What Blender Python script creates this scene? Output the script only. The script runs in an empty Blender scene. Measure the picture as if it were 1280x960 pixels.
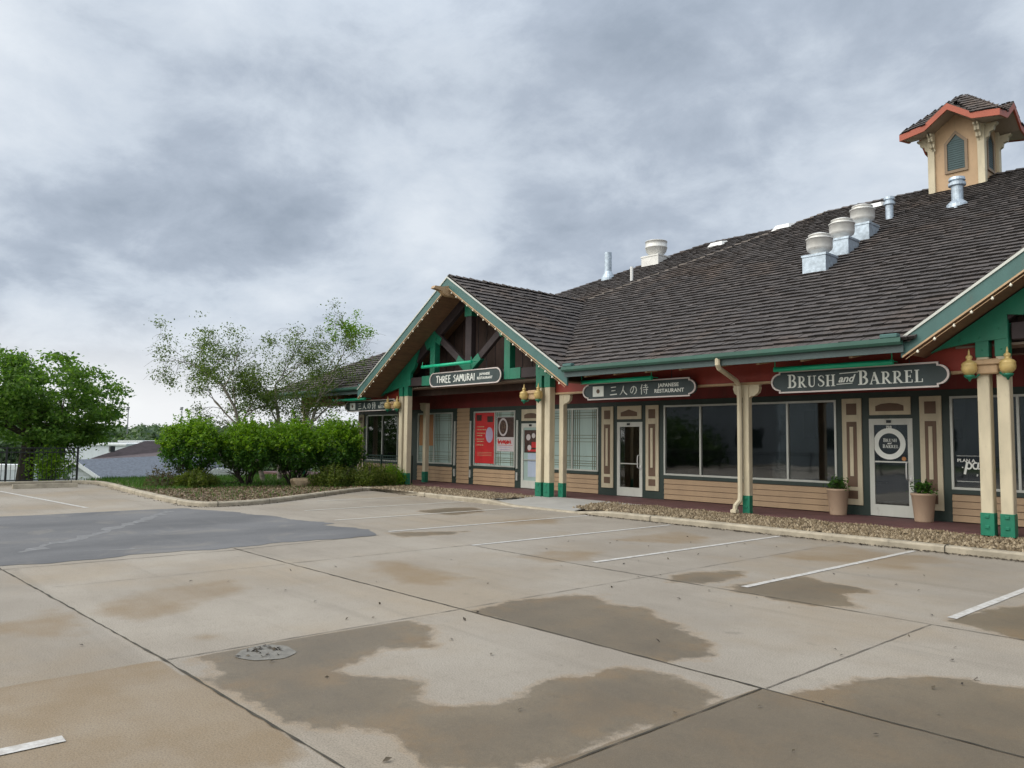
import bpy, bmesh, math, random
import numpy as np
from mathutils import Vector, Matrix
random.seed(7); RNG = np.random.default_rng(7)
scene = bpy.context.scene
col = scene.collection
rad = math.radians

# ------------------------------------------------------------------ camera numbers
YAW, PIT, ROL, FPX = -0.841754, 0.0735528, 0.0119801, 969.218
EYE = Vector((0, 0, 1.62))
_f = Vector((math.sin(YAW)*math.cos(PIT), math.cos(YAW)*math.cos(PIT), math.sin(PIT)))
_r = Vector((math.cos(YAW), -math.sin(YAW), 0)); _u = _r.cross(_f)
CR = _r*math.cos(ROL) + _u*math.sin(ROL); CU = -_r*math.sin(ROL) + _u*math.cos(ROL); CF = _f

def at(px, py, D):
    """a point D metres ahead of the camera, seen at photo pixel px,py"""
    return EYE + CF*D + CR*((px-640)/FPX*D) - CU*((py-480)/FPX*D)

# ------------------------------------------------------------------ materials
def nt(name):
    m = bpy.data.materials.new(name); m.use_nodes = True
    n = m.node_tree; b = n.nodes['Principled BSDF']
    return m, n, b

def mixc(n, fac, a, b, mode='MIX'):
    x = n.nodes.new('ShaderNodeMix'); x.data_type = 'RGBA'; x.blend_type = mode
    for s, v in ((0, fac), (6, a), (7, b)):
        if hasattr(v, 'is_output') or isinstance(v, bpy.types.NodeSocket): n.links.new(v, x.inputs[s])
        elif s == 0: x.inputs[0].default_value = v
        else: x.inputs[s].default_value = (*v, 1)
    return x.outputs[2]

def noise(n, scale, detail=4, rough=.55, vec=None, dist=0):
    t = n.nodes.new('ShaderNodeTexNoise'); t.inputs['Scale'].default_value = scale
    t.inputs['Detail'].default_value = detail; t.inputs['Roughness'].default_value = rough
    t.inputs['Distortion'].default_value = dist
    if vec is None:
        g = n.nodes.new('ShaderNodeNewGeometry'); vec = g.outputs['Position']
    n.links.new(vec, t.inputs['Vector'])
    return t.outputs['Fac']

def ramp(n, fac, a, b):
    r = n.nodes.new('ShaderNodeMapRange'); r.interpolation_type = 'SMOOTHSTEP'
    r.inputs['From Min'].default_value = a; r.inputs['From Max'].default_value = b
    n.links.new(fac, r.inputs['Value']); return r.outputs['Result']

def math_(n, op, a, b=0.0):
    x = n.nodes.new('ShaderNodeMath'); x.operation = op
    for i, v in enumerate((a, b)):
        if isinstance(v, bpy.types.NodeSocket): n.links.new(v, x.inputs[i])
        else: x.inputs[i].default_value = v
    return x.outputs[0]

def bump(n, b, h, strength=.3, dist=.02):
    k = n.nodes.new('ShaderNodeBump'); k.inputs['Strength'].default_value = strength
    k.inputs['Distance'].default_value = dist
    n.links.new(h, k.inputs['Height']); n.links.new(k.outputs['Normal'], b.inputs['Normal'])

def stretched(n, sx, sy, sz):
    g = n.nodes.new('ShaderNodeNewGeometry'); m = n.nodes.new('ShaderNodeVectorMath'); m.operation = 'MULTIPLY'
    m.inputs[1].default_value = (sx, sy, sz); n.links.new(g.outputs['Position'], m.inputs[0]); return m.outputs[0]

MC = {}
def paint(name, c, rough=.55, var=.18, sc=3.0, bmp=.16, metal=0, dirt=(0.10, .085, .065), dirtamt=.32, stretch=(1, 1, .35)):
    """weathered paint / plain surface with soft mottling, faint dirt and a fine grain"""
    if name in MC: return MC[name]
    m, n, b = nt(name)
    v = stretched(n, *stretch)
    f1 = noise(n, sc, 5, .6, v)
    c1 = tuple(x*(1-var) for x in c); c2 = tuple(min(1, x*(1+var)) for x in c)
    base = mixc(n, ramp(n, f1, .25, .75), c1, c2)
    f2 = noise(n, sc*2.7, 6, .7, v)
    base = mixc(n, math_(n, 'MULTIPLY', ramp(n, f2, .55, .8), dirtamt), base, dirt)
    n.links.new(base, b.inputs['Base Color'])
    b.inputs['Roughness'].default_value = rough; b.inputs['Metallic'].default_value = metal
    if bmp: bump(n, b, noise(n, 60, 3, .6), bmp, .01)
    MC[name] = m; return m

def leafmat(name, c1, c2, c3, trans=.35):
    m, n, b = nt(name)
    g = n.nodes.new('ShaderNodeNewGeometry')
    cr = n.nodes.new('ShaderNodeValToRGB'); e = cr.color_ramp.elements
    e[0].color = (*c1, 1); e[1].color = (*c3, 1); e[1].position = 1; k = e.new(.55); k.color = (*c2, 1)
    n.links.new(g.outputs['Random Per Island'], cr.inputs['Fac'])
    n.links.new(cr.outputs['Color'], b.inputs['Base Color']); b.inputs['Roughness'].default_value = .5
    b.inputs['Specular IOR Level'].default_value = .3
    t = n.nodes.new('ShaderNodeBsdfTranslucent')
    n.links.new(mixc(n, 1.0, cr.outputs['Color'], (1.25, 1.35, .6), 'MULTIPLY'), t.inputs['Color'])
    mx = n.nodes.new('ShaderNodeMixShader'); mx.inputs[0].default_value = trans
    n.links.new(b.outputs[0], mx.inputs[1]); n.links.new(t.outputs[0], mx.inputs[2])
    n.links.new(mx.outputs[0], n.nodes['Material Output'].inputs['Surface'])
    MC[name] = m; return m

M = {}
M['cream'] = paint('cream paint', (.56, .49, .35), .65, .13, 4)
M['cream_side'] = M['cream']
M['taupe'] = paint('taupe paint', (.33, .27, .205), .6, .1)
M['green'] = paint('bright green paint', (.010, .165, .095), .45, .15, 4, dirtamt=.12)
M['darkgreen'] = paint('dark green trim', (.018, .034, .028), .5, .15)
M['teal'] = paint('teal fascia paint', (.050, .128, .118), .5, .14, 2)
M['gutter'] = paint('gutter green', (.034, .105, .080), .4, .15, 2)
M['gutterlow'] = paint('eave board grey teal', (.058, .090, .090), .5, .12, 2)
M['red'] = paint('barn red paint', (.27, .032, .018), .55, .14)
M['maroon'] = paint('maroon wall', (.155, .018, .016), .6, .16)
M['orange'] = paint('coral trim', (.36, .075, .035), .5, .12)
M['dark'] = paint('dark brown timber', (.033, .022, .024), .7, .25, 6, stretch=(.6, .6, .6))
M['brownwall'] = paint('brown gable boards', (.060, .034, .026), .75, .25, 5)
M['soffit'] = paint('stained soffit boards', (.19, .105, .06), .65, .22, 5, stretch=(3, .5, 1))
M['ceiling'] = paint('porch ceiling', (.27, .21, .165), .7, .1)
M['tan'] = paint('tan panel', (.23, .16, .10), .6, .12)
M['brownpanel'] = paint('brown inset', (.135, .08, .05), .6, .12)
M['alu'] = paint('brushed aluminium', (.50, .51, .47), .4, .08, 3, metal=.35)
M['whitealu'] = paint('pale door frame', (.56, .57, .52), .45, .06, 3)
M['galv'] = paint('galvanised steel', (.42, .49, .56), .38, .25, 9, metal=.45, stretch=(1, 1, 1))
M['fanmetal'] = paint('spun aluminium', (.66, .65, .62), .42, .08, 6, metal=.2, dirtamt=.22, stretch=(1, 1, 1))
M['whiteplastic'] = paint('white plastic', (.72, .72, .70), .5, .05)
M['signface'] = paint('slate sign face', (.030, .048, .050), .5, .2, 3, dirtamt=.06)
M['signrim'] = paint('sign rim', (.66, .58, .55), .5, .06)
M['letter'] = paint('sign letters', (.78, .80, .75), .5, .06, dirtamt=.06)
M['lampgreen'] = paint('sign light green', (.015, .48, .26), .35, .08, dirtamt=.05)
M['gold'] = paint('lantern amber', (.56, .41, .16), .28, .15, 10, metal=.1, stretch=(1, 1, 1))
M['salmon'] = paint('bracket wood', (.43, .29, .165), .6, .15)
M['bulb'] = paint('bulb glass', (.78, .74, .62), .25, .03, dirtamt=0)
M['terracotta'] = paint('beige planter', (.44, .315, .22), .65, .08, 3)
M['black'] = paint('black iron', (.012, .015, .016), .45, .2)
M['rail'] = paint('dark green rail', (.010, .035, .030), .45, .2)
M['interior'] = paint('interior wall', (.22, .22, .225), .8, .1)
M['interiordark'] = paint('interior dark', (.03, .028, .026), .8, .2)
M['blind'] = paint('pale green window film', (.36, .47, .44), .25, .10, 1.5, 0, dirtamt=.05, stretch=(1, 1, .2))
M['grid'] = paint('window lattice', (.13, .125, .07), .5, .1)
M['poster_red'] = paint('red poster', (.50, .022, .025), .4, .08, dirtamt=.05)
M['poster_orange'] = paint('orange poster', (.44, .19, .06), .5, .1)
M['poster_dark'] = paint('poster photo dark', (.05, .02, .016), .4, .6, 14, stretch=(1, 1, 1))
M['poster_white'] = paint('poster white', (.55, .50, .50), .5, .08)
M['poster_lilac'] = paint('poster lilac', (.42, .36, .50), .5, .1)
M['poster_blue'] = paint('poster pale blue', (.40, .47, .58), .5, .1)
M['line'] = None
M['leaf_maple'] = leafmat('maple leaves', (.055, .125, .022), (.100, .195, .036), (.175, .275, .065), .55)
M['leaf_birch'] = leafmat('birch leaves', (.055, .095, .020), (.095, .150, .032), (.165, .215, .055), .5)
M['leaf_shrub'] = leafmat('shrub leaves', (.024, .076, .011), (.050, .140, .016), (.092, .205, .026), .4)
M['leaf_new'] = leafmat('shrub new leaves', (.090, .190, .014), (.150, .275, .018), (.220, .340, .028), .5)
M['leaf_low'] = leafmat('low shrub leaves', (.075, .120, .018), (.130, .175, .030), (.20, .215, .055), .5)
M['leaf_dull'] = leafmat('dull reddish leaves', (.075, .055, .040), (.095, .10, .04), (.13, .085, .06))
M['leaf_far'] = leafmat('hazed far leaves', (.055, .100, .045), (.085, .140, .058), (.120, .185, .075), .25)  # lightened so that distance haze is painted into the leaf colour
M['grass'] = leafmat('grass blades', (.035, .105, .012), (.06, .16, .018), (.10, .20, .03), .25)
M['litter'] = leafmat('dry leaf litter', (.10, .065, .035), (.19, .13, .075), (.30, .23, .15), .05)
M['stone'] = leafmat('river stones', (.095, .068, .038), (.19, .14, .080), (.36, .29, .195), 0)
M['bark'] = paint('dark bark', (.045, .034, .026), .9, .35, 9, .5, stretch=(1, 1, .25))
M['birchbark'] = paint('pale birch bark', (.30, .265, .22), .8, .35, 7, .3, dirt=(.05, .045, .04), dirtamt=.7, stretch=(1, 1, 2.5))
M['twig'] = paint('grey twigs', (.095, .080, .068), .85, .2)
M['soil'] = paint('bed soil', (.13, .10, .065), .95, .35, 5, .6, stretch=(1, 1, 1))
M['walk'] = paint('maroon walkway', (.115, .050, .050), .7, .22, 2.2, .2, stretch=(1, 1, 1))
M['greyroof'] = paint('grey shingle roof', (.17, .19, .225), .85, .22, 2.0, .4, stretch=(1, 1, 5))
M['brownroof'] = paint('brown shingle roof', (.105, .085, .09), .85, .18, 1.2, .4, stretch=(1, 1, 3))
M['whitewall'] = paint('white siding', (.62, .66, .70), .6, .05, 1)
M['whiteroof'] = paint('white membrane roof', (.74, .76, .78), .6, .05, .3)
M['mast'] = paint('mast steel', (.20, .21, .22), .6, .1)
M['rock'] = paint('tan rock', (.36, .27, .17), .85, .25, 4, .6, stretch=(1, 1, 1))
M['palewall'] = paint('pale grey render', (.48, .48, .48), .8, .1, .4)

# shakes
m, n, b = nt('cedar shakes')
g = n.nodes.new('ShaderNodeNewGeometry')
cr = n.nodes.new('ShaderNodeValToRGB'); e = cr.color_ramp.elements
e[0].color = (.042, .036, .035, 1); e[1].color = (.120, .101, .094, 1)
k = e.new(.35); k.color = (.060, .051, .048, 1); k = e.new(.75); k.color = (.083, .070, .065, 1)
n.links.new(g.outputs['Random Per Island'], cr.inputs['Fac'])
rust = math_(n, 'MAXIMUM', ramp(n, noise(n, .34, 4, .62, None, .4), .54, .70), math_(n, 'MULTIPLY', ramp(n, noise(n, 1.1, 5, .62, stretched(n, 1, .28, .28)), .54, .70), .7))
c = mixc(n, math_(n, 'MULTIPLY', rust, .6), cr.outputs['Color'], (.150, .088, .050))
moss = ramp(n, noise(n, .8, 4, .6), .62, .82)
c = mixc(n, math_(n, 'MULTIPLY', moss, .35), c, (.060, .056, .030))
c = mixc(n, .35, c, mixc(n, ramp(n, noise(n, 28, 4, .7), .3, .7), (.03, .025, .023), (.14, .118, .105)))
n.links.new(c, b.inputs['Base Color']); b.inputs['Roughness'].default_value = .8
wash = ramp(n, noise(n, .16, 4, .6), .40, .62)
c = mixc(n, math_(n, 'MULTIPLY', wash, .35), c, (.042, .036, .036))
n.links.new(c, b.inputs['Base Color'])
bump(n, b, noise(n, 70, 3, .7), .35, .015)
M['shake'] = m
M['hipcap'] = paint('weathered hip cap', (.125, .102, .082), .8, .25, 4)
M['butt'] = paint('shake butts with painted shade', (.012, .009, .008), .9, .3)  # end grain, darkened further to paint in the shadow under each course

# siding: painted boards
M['siding'] = paint('tan lap siding', (.375, .255, .150), .6, .09, 2.2, dirtamt=.15)

# glass: reflects, lets the dark room show
m, n, b = nt('shop glass')
lw = n.nodes.new('ShaderNodeFresnel'); lw.inputs['IOR'].default_value = 2.05
tr = n.nodes.new('ShaderNodeBsdfTransparent'); tr.inputs['Color'].default_value = (.55, .58, .58, 1)
gl = n.nodes.new('ShaderNodeBsdfGlossy'); gl.inputs['Roughness'].default_value = .03; gl.inputs['Color'].default_value = (.88, .89, .90, 1)
bn = n.nodes.new('ShaderNodeBump'); bn.inputs['Strength'].default_value = .03; bn.inputs['Distance'].default_value = .05
n.links.new(noise(n, 1.3, 2, .5), bn.inputs['Height']); n.links.new(bn.outputs['Normal'], gl.inputs['Normal'])
mx = n.nodes.new('ShaderNodeMixShader'); n.links.new(lw.outputs[0], mx.inputs[0])
n.links.new(tr.outputs[0], mx.inputs[1]); n.links.new(gl.outputs[0], mx.inputs[2])
n.links.new(mx.outputs[0], n.nodes['Material Output'].inputs['Surface'])
M['glass'] = m

# concrete lot (reads 'wet', 'tan' and 'slab' point attributes)
def attr(n, name):
    a = n.nodes.new('ShaderNodeAttribute'); a.attribute_name = name; return a.outputs['Fac']
m, n, b = nt('parking lot concrete')
big = noise(n, .45, 5, .6); mid = noise(n, 2.2, 5, .65); fine = noise(n, 90, 3, .7); speck = noise(n, 260, 2, .6)
streak = noise(n, 1.2, 5, .6, stretched(n, .5, 2.2, 1), .3)
c = mixc(n, ramp(n, big, .3, .7), (.264, .232, .193), (.352, .318, .272))
warm = ramp(n, noise(n, .34, 4, .6), .46, .66)
c = mixc(n, math_(n, 'MULTIPLY', warm, .50), c, (.300, .232, .152))
spots = ramp(n, noise(n, 3.3, 2, .4), .70, .80)
c = mixc(n, math_(n, 'MULTIPLY', spots, .35), c, (.10, .085, .065))
tyre = ramp(n, noise(n, 1.0, 4, .6, stretched(n, .18, 3.2, 1)), .56, .72)
c = mixc(n, math_(n, 'MULTIPLY', tyre, .22), c, (.13, .115, .095))
c = mixc(n, math_(n, 'MULTIPLY', ramp(n, streak, .5, .75), .22), c, (.20, .178, .15))
c = mixc(n, math_(n, 'MULTIPLY', ramp(n, mid, .5, .8), .30), c, (.36, .32, .27))
c = mixc(n, math_(n, 'MULTIPLY', ramp(n, noise(n, 11, 5, .7), .50, .75), .30), c, (.17, .148, .118))
c = mixc(n, 1.0, c, mixc(n, attr(n, 'slab'), (.88, .87, .86), (1.07, 1.06, 1.04)), 'MULTIPLY')
wob = math_(n, 'ADD', math_(n, 'MULTIPLY', math_(n, 'SUBTRACT', noise(n, 2.6, 6, .68), .5), .55),
            math_(n, 'MULTIPLY', math_(n, 'SUBTRACT', noise(n, 14, 4, .7), .5), .12))
tanv = math_(n, 'ADD', attr(n, 'tan'), wob); wetv = math_(n, 'ADD', attr(n, 'wet'), wob)
tanm = ramp(n, tanv, -.08, .22)
c = mixc(n, math_(n, 'MULTIPLY', tanm, math_(n, 'ADD', .06, math_(n, 'ADD', math_(n, 'MULTIPLY', math_(n, 'ADD', streak, mid), .38), math_(n, 'MULTIPLY', ramp(n, noise(n, .8, 4, .65), .38, .64), .34)))), c, (.215, .145, .072))
wetm = ramp(n, wetv, -.035, .035); core = ramp(n, wetv, .05, .40)
rim = math_(n, 'MULTIPLY', ramp(n, wetv, -.10, -.01), math_(n, 'SUBTRACT', 1.0, wetm))
c = mixc(n, math_(n, 'MULTIPLY', rim, .45), c, (.29, .205, .12))
wetcol = mixc(n, ramp(n, math_(n, 'ADD', math_(n, 'MULTIPLY', noise(n, 1.1, 4, .6), .6), math_(n, 'MULTIPLY', noise(n, 30, 4, .75), .4)), .35, .65), (.088, .063, .032), (.165, .122, .068))
c = mixc(n, math_(n, 'MULTIPLY', wetm, .86), c, wetcol)
c = mixc(n, math_(n, 'MULTIPLY', core, .30), c, (.085, .064, .040))
rusty = math_(n, 'MULTIPLY', math_(n, 'MULTIPLY', wetm, ramp(n, noise(n, 1.7, 5, .65), .46, .66)), math_(n, 'SUBTRACT', 1.0, math_(n, 'MULTIPLY', core, .6)))
c = mixc(n, math_(n, 'MULTIPLY', rusty, .55), c, (.205, .128, .055))
blot = ramp(n, noise(n, 6.5, 5, .7), .52, .70)
c = mixc(n, math_(n, 'MULTIPLY', math_(n, 'MULTIPLY', wetm, blot), .35), c, (.070, .054, .034))
c = mixc(n, math_(n, 'MULTIPLY', ramp(n, fine, .40, .66), .50), c, (.10, .080, .055))
c = mixc(n, math_(n, 'MULTIPLY', ramp(n, speck, .56, .70), .45), c, (.46, .42, .36))
n.links.new(c, b.inputs['Base Color'])
rr = n.nodes.new('ShaderNodeMapRange'); rr.inputs['To Min'].default_value = .85; rr.inputs['To Max'].default_value = .50
n.links.new(wetm, rr.inputs['Value']); n.links.new(rr.outputs[0], b.inputs['Roughness'])
bump(n, b, math_(n, 'ADD', fine, math_(n, 'MULTIPLY', speck, .5)), .22, .008)
M['concrete'] = m

m, n, b = nt('grey asphalt patch')
c = mixc(n, ramp(n, noise(n, .6, 5, .6, stretched(n, 1, .5, 1)), .3, .7), (.116, .117, .122), (.172, .172, .177))
c = mixc(n, math_(n, 'MULTIPLY', ramp(n, noise(n, 120, 3, .7), .4, .7), .4), c, (.06, .06, .062))
c = mixc(n, math_(n, 'MULTIPLY', ramp(n, noise(n, .9, 6, .72, None, .6), .52, .66), .45), c, (.22, .205, .185))
c = mixc(n, math_(n, 'MULTIPLY', ramp(n, noise(n, 40, 3, .8), .62, .75), .35), c, (.24, .235, .225))
c = mixc(n, math_(n, 'MULTIPLY', ramp(n, noise(n, 1.5, 5, .6, stretched(n, .3, 2, 1)), .55, .8), .25), c, (.22, .21, .20))
n.links.new(c, b.inputs['Base Color']); b.inputs['Roughness'].default_value = .92; b.inputs['Specular IOR Level'].default_value = .25; bump(n, b, noise(n, 150, 3, .6), .3, .006)
M['asphalt'] = m

def worn(name, c, lo, hi, under=None):
    m, n, b = nt(name)
    f = ramp(n, math_(n, 'ADD', noise(n, 9, 6, .75), math_(n, 'MULTIPLY', noise(n, 60, 3, .7), .35)), lo, hi)
    cc = mixc(n, f, under or (.30, .27, .235), c)
    n.links.new(cc, b.inputs['Base Color']); b.inputs['Roughness'].default_value = .7
    return m
M['line'] = worn('worn white road paint', (.60, .59, .57), .46, .92, (.345, .318, .282))
M['linefaint'] = worn('faded road paint', (.52, .49, .44), .32, .72)
M['trail'] = worn('chalky drip trail', (.25, .25, .255), .55, 1.0, (.130, .129, .129))
M['joint'] = paint('joint filler', (.050, .043, .031), .9, .5, 6, .3, dirt=(.05, .07, .02), dirtamt=.5, stretch=(1, 1, 1))
M['jointpale'] = paint('pale joint', (.16, .14, .115), .9, .3, 6, .2, stretch=(1, 1, 1))
M['kerb'] = paint('kerb concrete', (.36, .315, .24), .85, .22, 4, .4, dirt=(.09, .075, .055), dirtamt=.6, stretch=(1, 1, 1))
M['ramp'] = paint('ramp concrete', (.34, .33, .31), .85, .10, 1.5, .3, dirtamt=.3, stretch=(1, 1, 1))
M['ground'] = paint('meadow ground', (.070, .105, .035), .95, .3, .06, 0, stretch=(1, 1, 1))
M['debris'] = leafmat('debris bits', (.03, .022, .015), (.06, .045, .03), (.10, .08, .05), 0)
M['spall'] = paint('spalled patch', (.175, .165, .145), .8, .25, 12, .5, dirt=(.05, .045, .035), dirtamt=.6, stretch=(1, 1, 1))

# ------------------------------------------------------------------ mesh helpers
ORG = {}                                                # world origin of every parent
class MB:
    def __init__(s): s.v = []; s.f = []; s.mi = []
    def add(s, vs, fs, mi=0):
        k = len(s.v); s.v += [tuple(p) for p in vs]; s.f += [tuple(i+k for i in f) for f in fs]; s.mi += [mi]*len(fs)
    def box(s, x0, x1, y0, y1, z0, z1, mi=0, ch=0.0):
        if ch:
            s.cbox(Vector(((x0+x1)/2, (y0+y1)/2, (z0+z1)/2)), Matrix.Identity(3), (abs(x1-x0)/2, abs(y1-y0)/2, abs(z1-z0)/2), ch, mi); return
        s.add([(x0,y0,z0),(x1,y0,z0),(x1,y1,z0),(x0,y1,z0),(x0,y0,z1),(x1,y0,z1),(x1,y1,z1),(x0,y1,z1)],
              [(3,2,1,0),(4,5,6,7),(0,1,5,4),(1,2,6,5),(2,3,7,6),(3,0,4,7)], mi)
    def cbox(s, c, R, h, ch, mi=0):
        bm = bmesh.new(); bmesh.ops.create_cube(bm, size=1)
        for q in bm.verts: q.co = Vector((q.co.x*2*h[0], q.co.y*2*h[1], q.co.z*2*h[2]))
        bmesh.ops.bevel(bm, geom=bm.edges[:], offset=min(ch, min(h)*.8), segments=1, affect='EDGES')
        bm.verts.index_update()
        s.add([tuple(c + R @ q.co) for q in bm.verts], [[q.index for q in f.verts] for f in bm.faces], mi); bm.free()
    def beam(s, p, q, w, h, up=(0, 0, 1), mi=0, ch=.008):
        p = Vector(p); q = Vector(q); d = (q-p); L = d.length; d.normalize(); up = Vector(up)
        x = d.cross(up).normalized(); z = x.cross(d)
        R = Matrix((x, d, z)).transposed()
        s.cbox((p+q)/2, R, (w/2, L/2, h/2), ch, mi)
    def tube(s, pts, r, seg=8, mi=0, cap=True):
        pts = [Vector(p) for p in pts]; rs = r if isinstance(r, (list, tuple)) else [r]*len(pts)
        vs = []; N = len(pts); x = None
        for i, p in enumerate(pts):
            d = (pts[min(i+1, N-1)] - pts[max(i-1, 0)]).normalized()
            if x is None:
                x = d.cross(Vector((0, 0, 1)))
                if x.length < 1e-3: x = d.cross(Vector((1, 0, 0)))
            else: x = x - d*x.dot(d)
            x.normalize(); y = d.cross(x)
            for k in range(seg):
                a = 2*math.pi*k/seg; vs.append(p + (x*math.cos(a) + y*math.sin(a))*rs[i])
        fs = [(i*seg+k, i*seg+(k+1) % seg, (i+1)*seg+(k+1) % seg, (i+1)*seg+k) for i in range(N-1) for k in range(seg)]
        if cap: fs += [tuple(range(seg))[::-1], tuple(range((N-1)*seg, N*seg))]
        s.add(vs, fs, mi)
    def lathe(s, prof, c, seg=20, mi=0, close=True):
        c = Vector(c); vs = []; N = len(prof)
        for r, z in prof:
            for k in range(seg):
                a = 2*math.pi*k/seg; vs.append((c.x+r*math.cos(a), c.y+r*math.sin(a), c.z+z))
        fs = [(i*seg+k, i*seg+(k+1) % seg, (i+1)*seg+(k+1) % seg, (i+1)*seg+k) for i in range(N-1) for k in range(seg)]
        if close: fs += [tuple(range(seg))[::-1], tuple(range((N-1)*seg, N*seg))]
        s.add(vs, fs, mi)
    def prism(s, poly, o, ex, ey, n, d, mi=0):
        """poly in (ex,ey) coordinates at o, thickened by d along n"""
        o = Vector(o); ex = Vector(ex); ey = Vector(ey); n = Vector(n); k = len(poly)
        a = [o + ex*x + ey*y for x, y in poly]; bb = [p + n*d for p in a]
        s.add(a+bb, [tuple(range(k))[::-1], tuple(range(k, 2*k))] + [(i, (i+1) % k, k+(i+1) % k, k+i) for i in range(k)], mi)
    def ring(s, outer, inner, o, ex, ey, n, d, mi=0):
        o = Vector(o); ex = Vector(ex); ey = Vector(ey); n = Vector(n); k = len(outer)
        P = [o+ex*x+ey*y for x, y in outer]; Q = [o+ex*x+ey*y for x, y in inner]
        vs = P + Q + [p+n*d for p in P] + [q+n*d for q in Q]; fs = []
        for i in range(k):
            j = (i+1) % k
            fs += [(2*k+i, 2*k+j, 3*k+j, 3*k+i), (i, j, 2*k+j, 2*k+i), (j+k, i+k, 3*k+i, 3*k+j)]
        s.add(vs, fs, mi)
    def ico(s, c, r, sub=1, mi=0, sq=(1, 1, 1), jit=0):
        bm = bmesh.new(); bmesh.ops.create_icosphere(bm, subdivisions=sub, radius=1); bm.verts.index_update(); c = Vector(c)
        s.add([(c.x+q.co.x*r*sq[0]*(1+random.uniform(-jit, jit)), c.y+q.co.y*r*sq[1]*(1+random.uniform(-jit, jit)), c.z+q.co.z*r*sq[2]*(1+random.uniform(-jit, jit))) for q in bm.verts],
              [[q.index for q in f.verts] for f in bm.faces], mi); bm.free()
    def build(s, name, mats, parent=None, smooth=False):
        o = ORG.get(parent.name, Vector()) if parent else Vector()
        me = bpy.data.meshes.new(name); me.from_pydata([(v[0]-o.x, v[1]-o.y, v[2]-o.z) for v in s.v], [], s.f)
        mats = mats if isinstance(mats, (list, tuple)) else [mats]
        for q in mats: me.materials.append(q)
        if len(mats) > 1: me.polygons.foreach_set('material_index', s.mi)
        bm = bmesh.new(); bm.from_mesh(me); bmesh.ops.recalc_face_normals(bm, faces=bm.faces); bm.to_mesh(me); bm.free()
        if smooth: me.polygons.foreach_set('use_smooth', [True]*len(me.polygons))
        me.update()
        ob = bpy.data.objects.new(name, me); col.objects.link(ob)
        if parent: ob.parent = parent
        ORG[ob.name] = o
        return ob

def npmesh(name, chunks, parent=None):
    """chunks: list of (verts Nx3, faces, material)"""
    o = ORG.get(parent.name, Vector()) if parent else Vector()
    V = []; F = []; MI = []; mats = []; k = 0
    for v, f, m in chunks:
        if m not in mats: mats.append(m)
        v = np.asarray(v); V.append(v - np.array(o)); F += (np.asarray(f)+k).tolist(); MI += [mats.index(m)]*len(f); k += len(v)
    me = bpy.data.meshes.new(name); me.from_pydata(np.concatenate(V).tolist(), [], F)
    for q in mats: me.materials.append(q)
    me.polygons.foreach_set('material_index', MI); me.update()
    ob = bpy.data.objects.new(name, me); col.objects.link(ob)
    if parent: ob.parent = parent
    ORG[ob.name] = o; return ob

def tag(o, label=None, cat=None, group=None, kind=None):
    if label: o['label'] = label
    if cat: o['category'] = cat
    if group: o['group'] = group
    if kind: o['kind'] = kind
    return o
def thing(name, loc, label, cat, group=None):
    o = bpy.data.objects.new(name, None); col.objects.link(o); o.location = loc; o.empty_display_size = .2
    ORG[o.name] = Vector(loc); return tag(o, label, cat, group)
def copy_tree(o, parent=None):
    c = o.copy(); col.objects.link(c); c.parent = parent
    for ch in list(o.children): copy_tree(ch, c)
    return c

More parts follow.
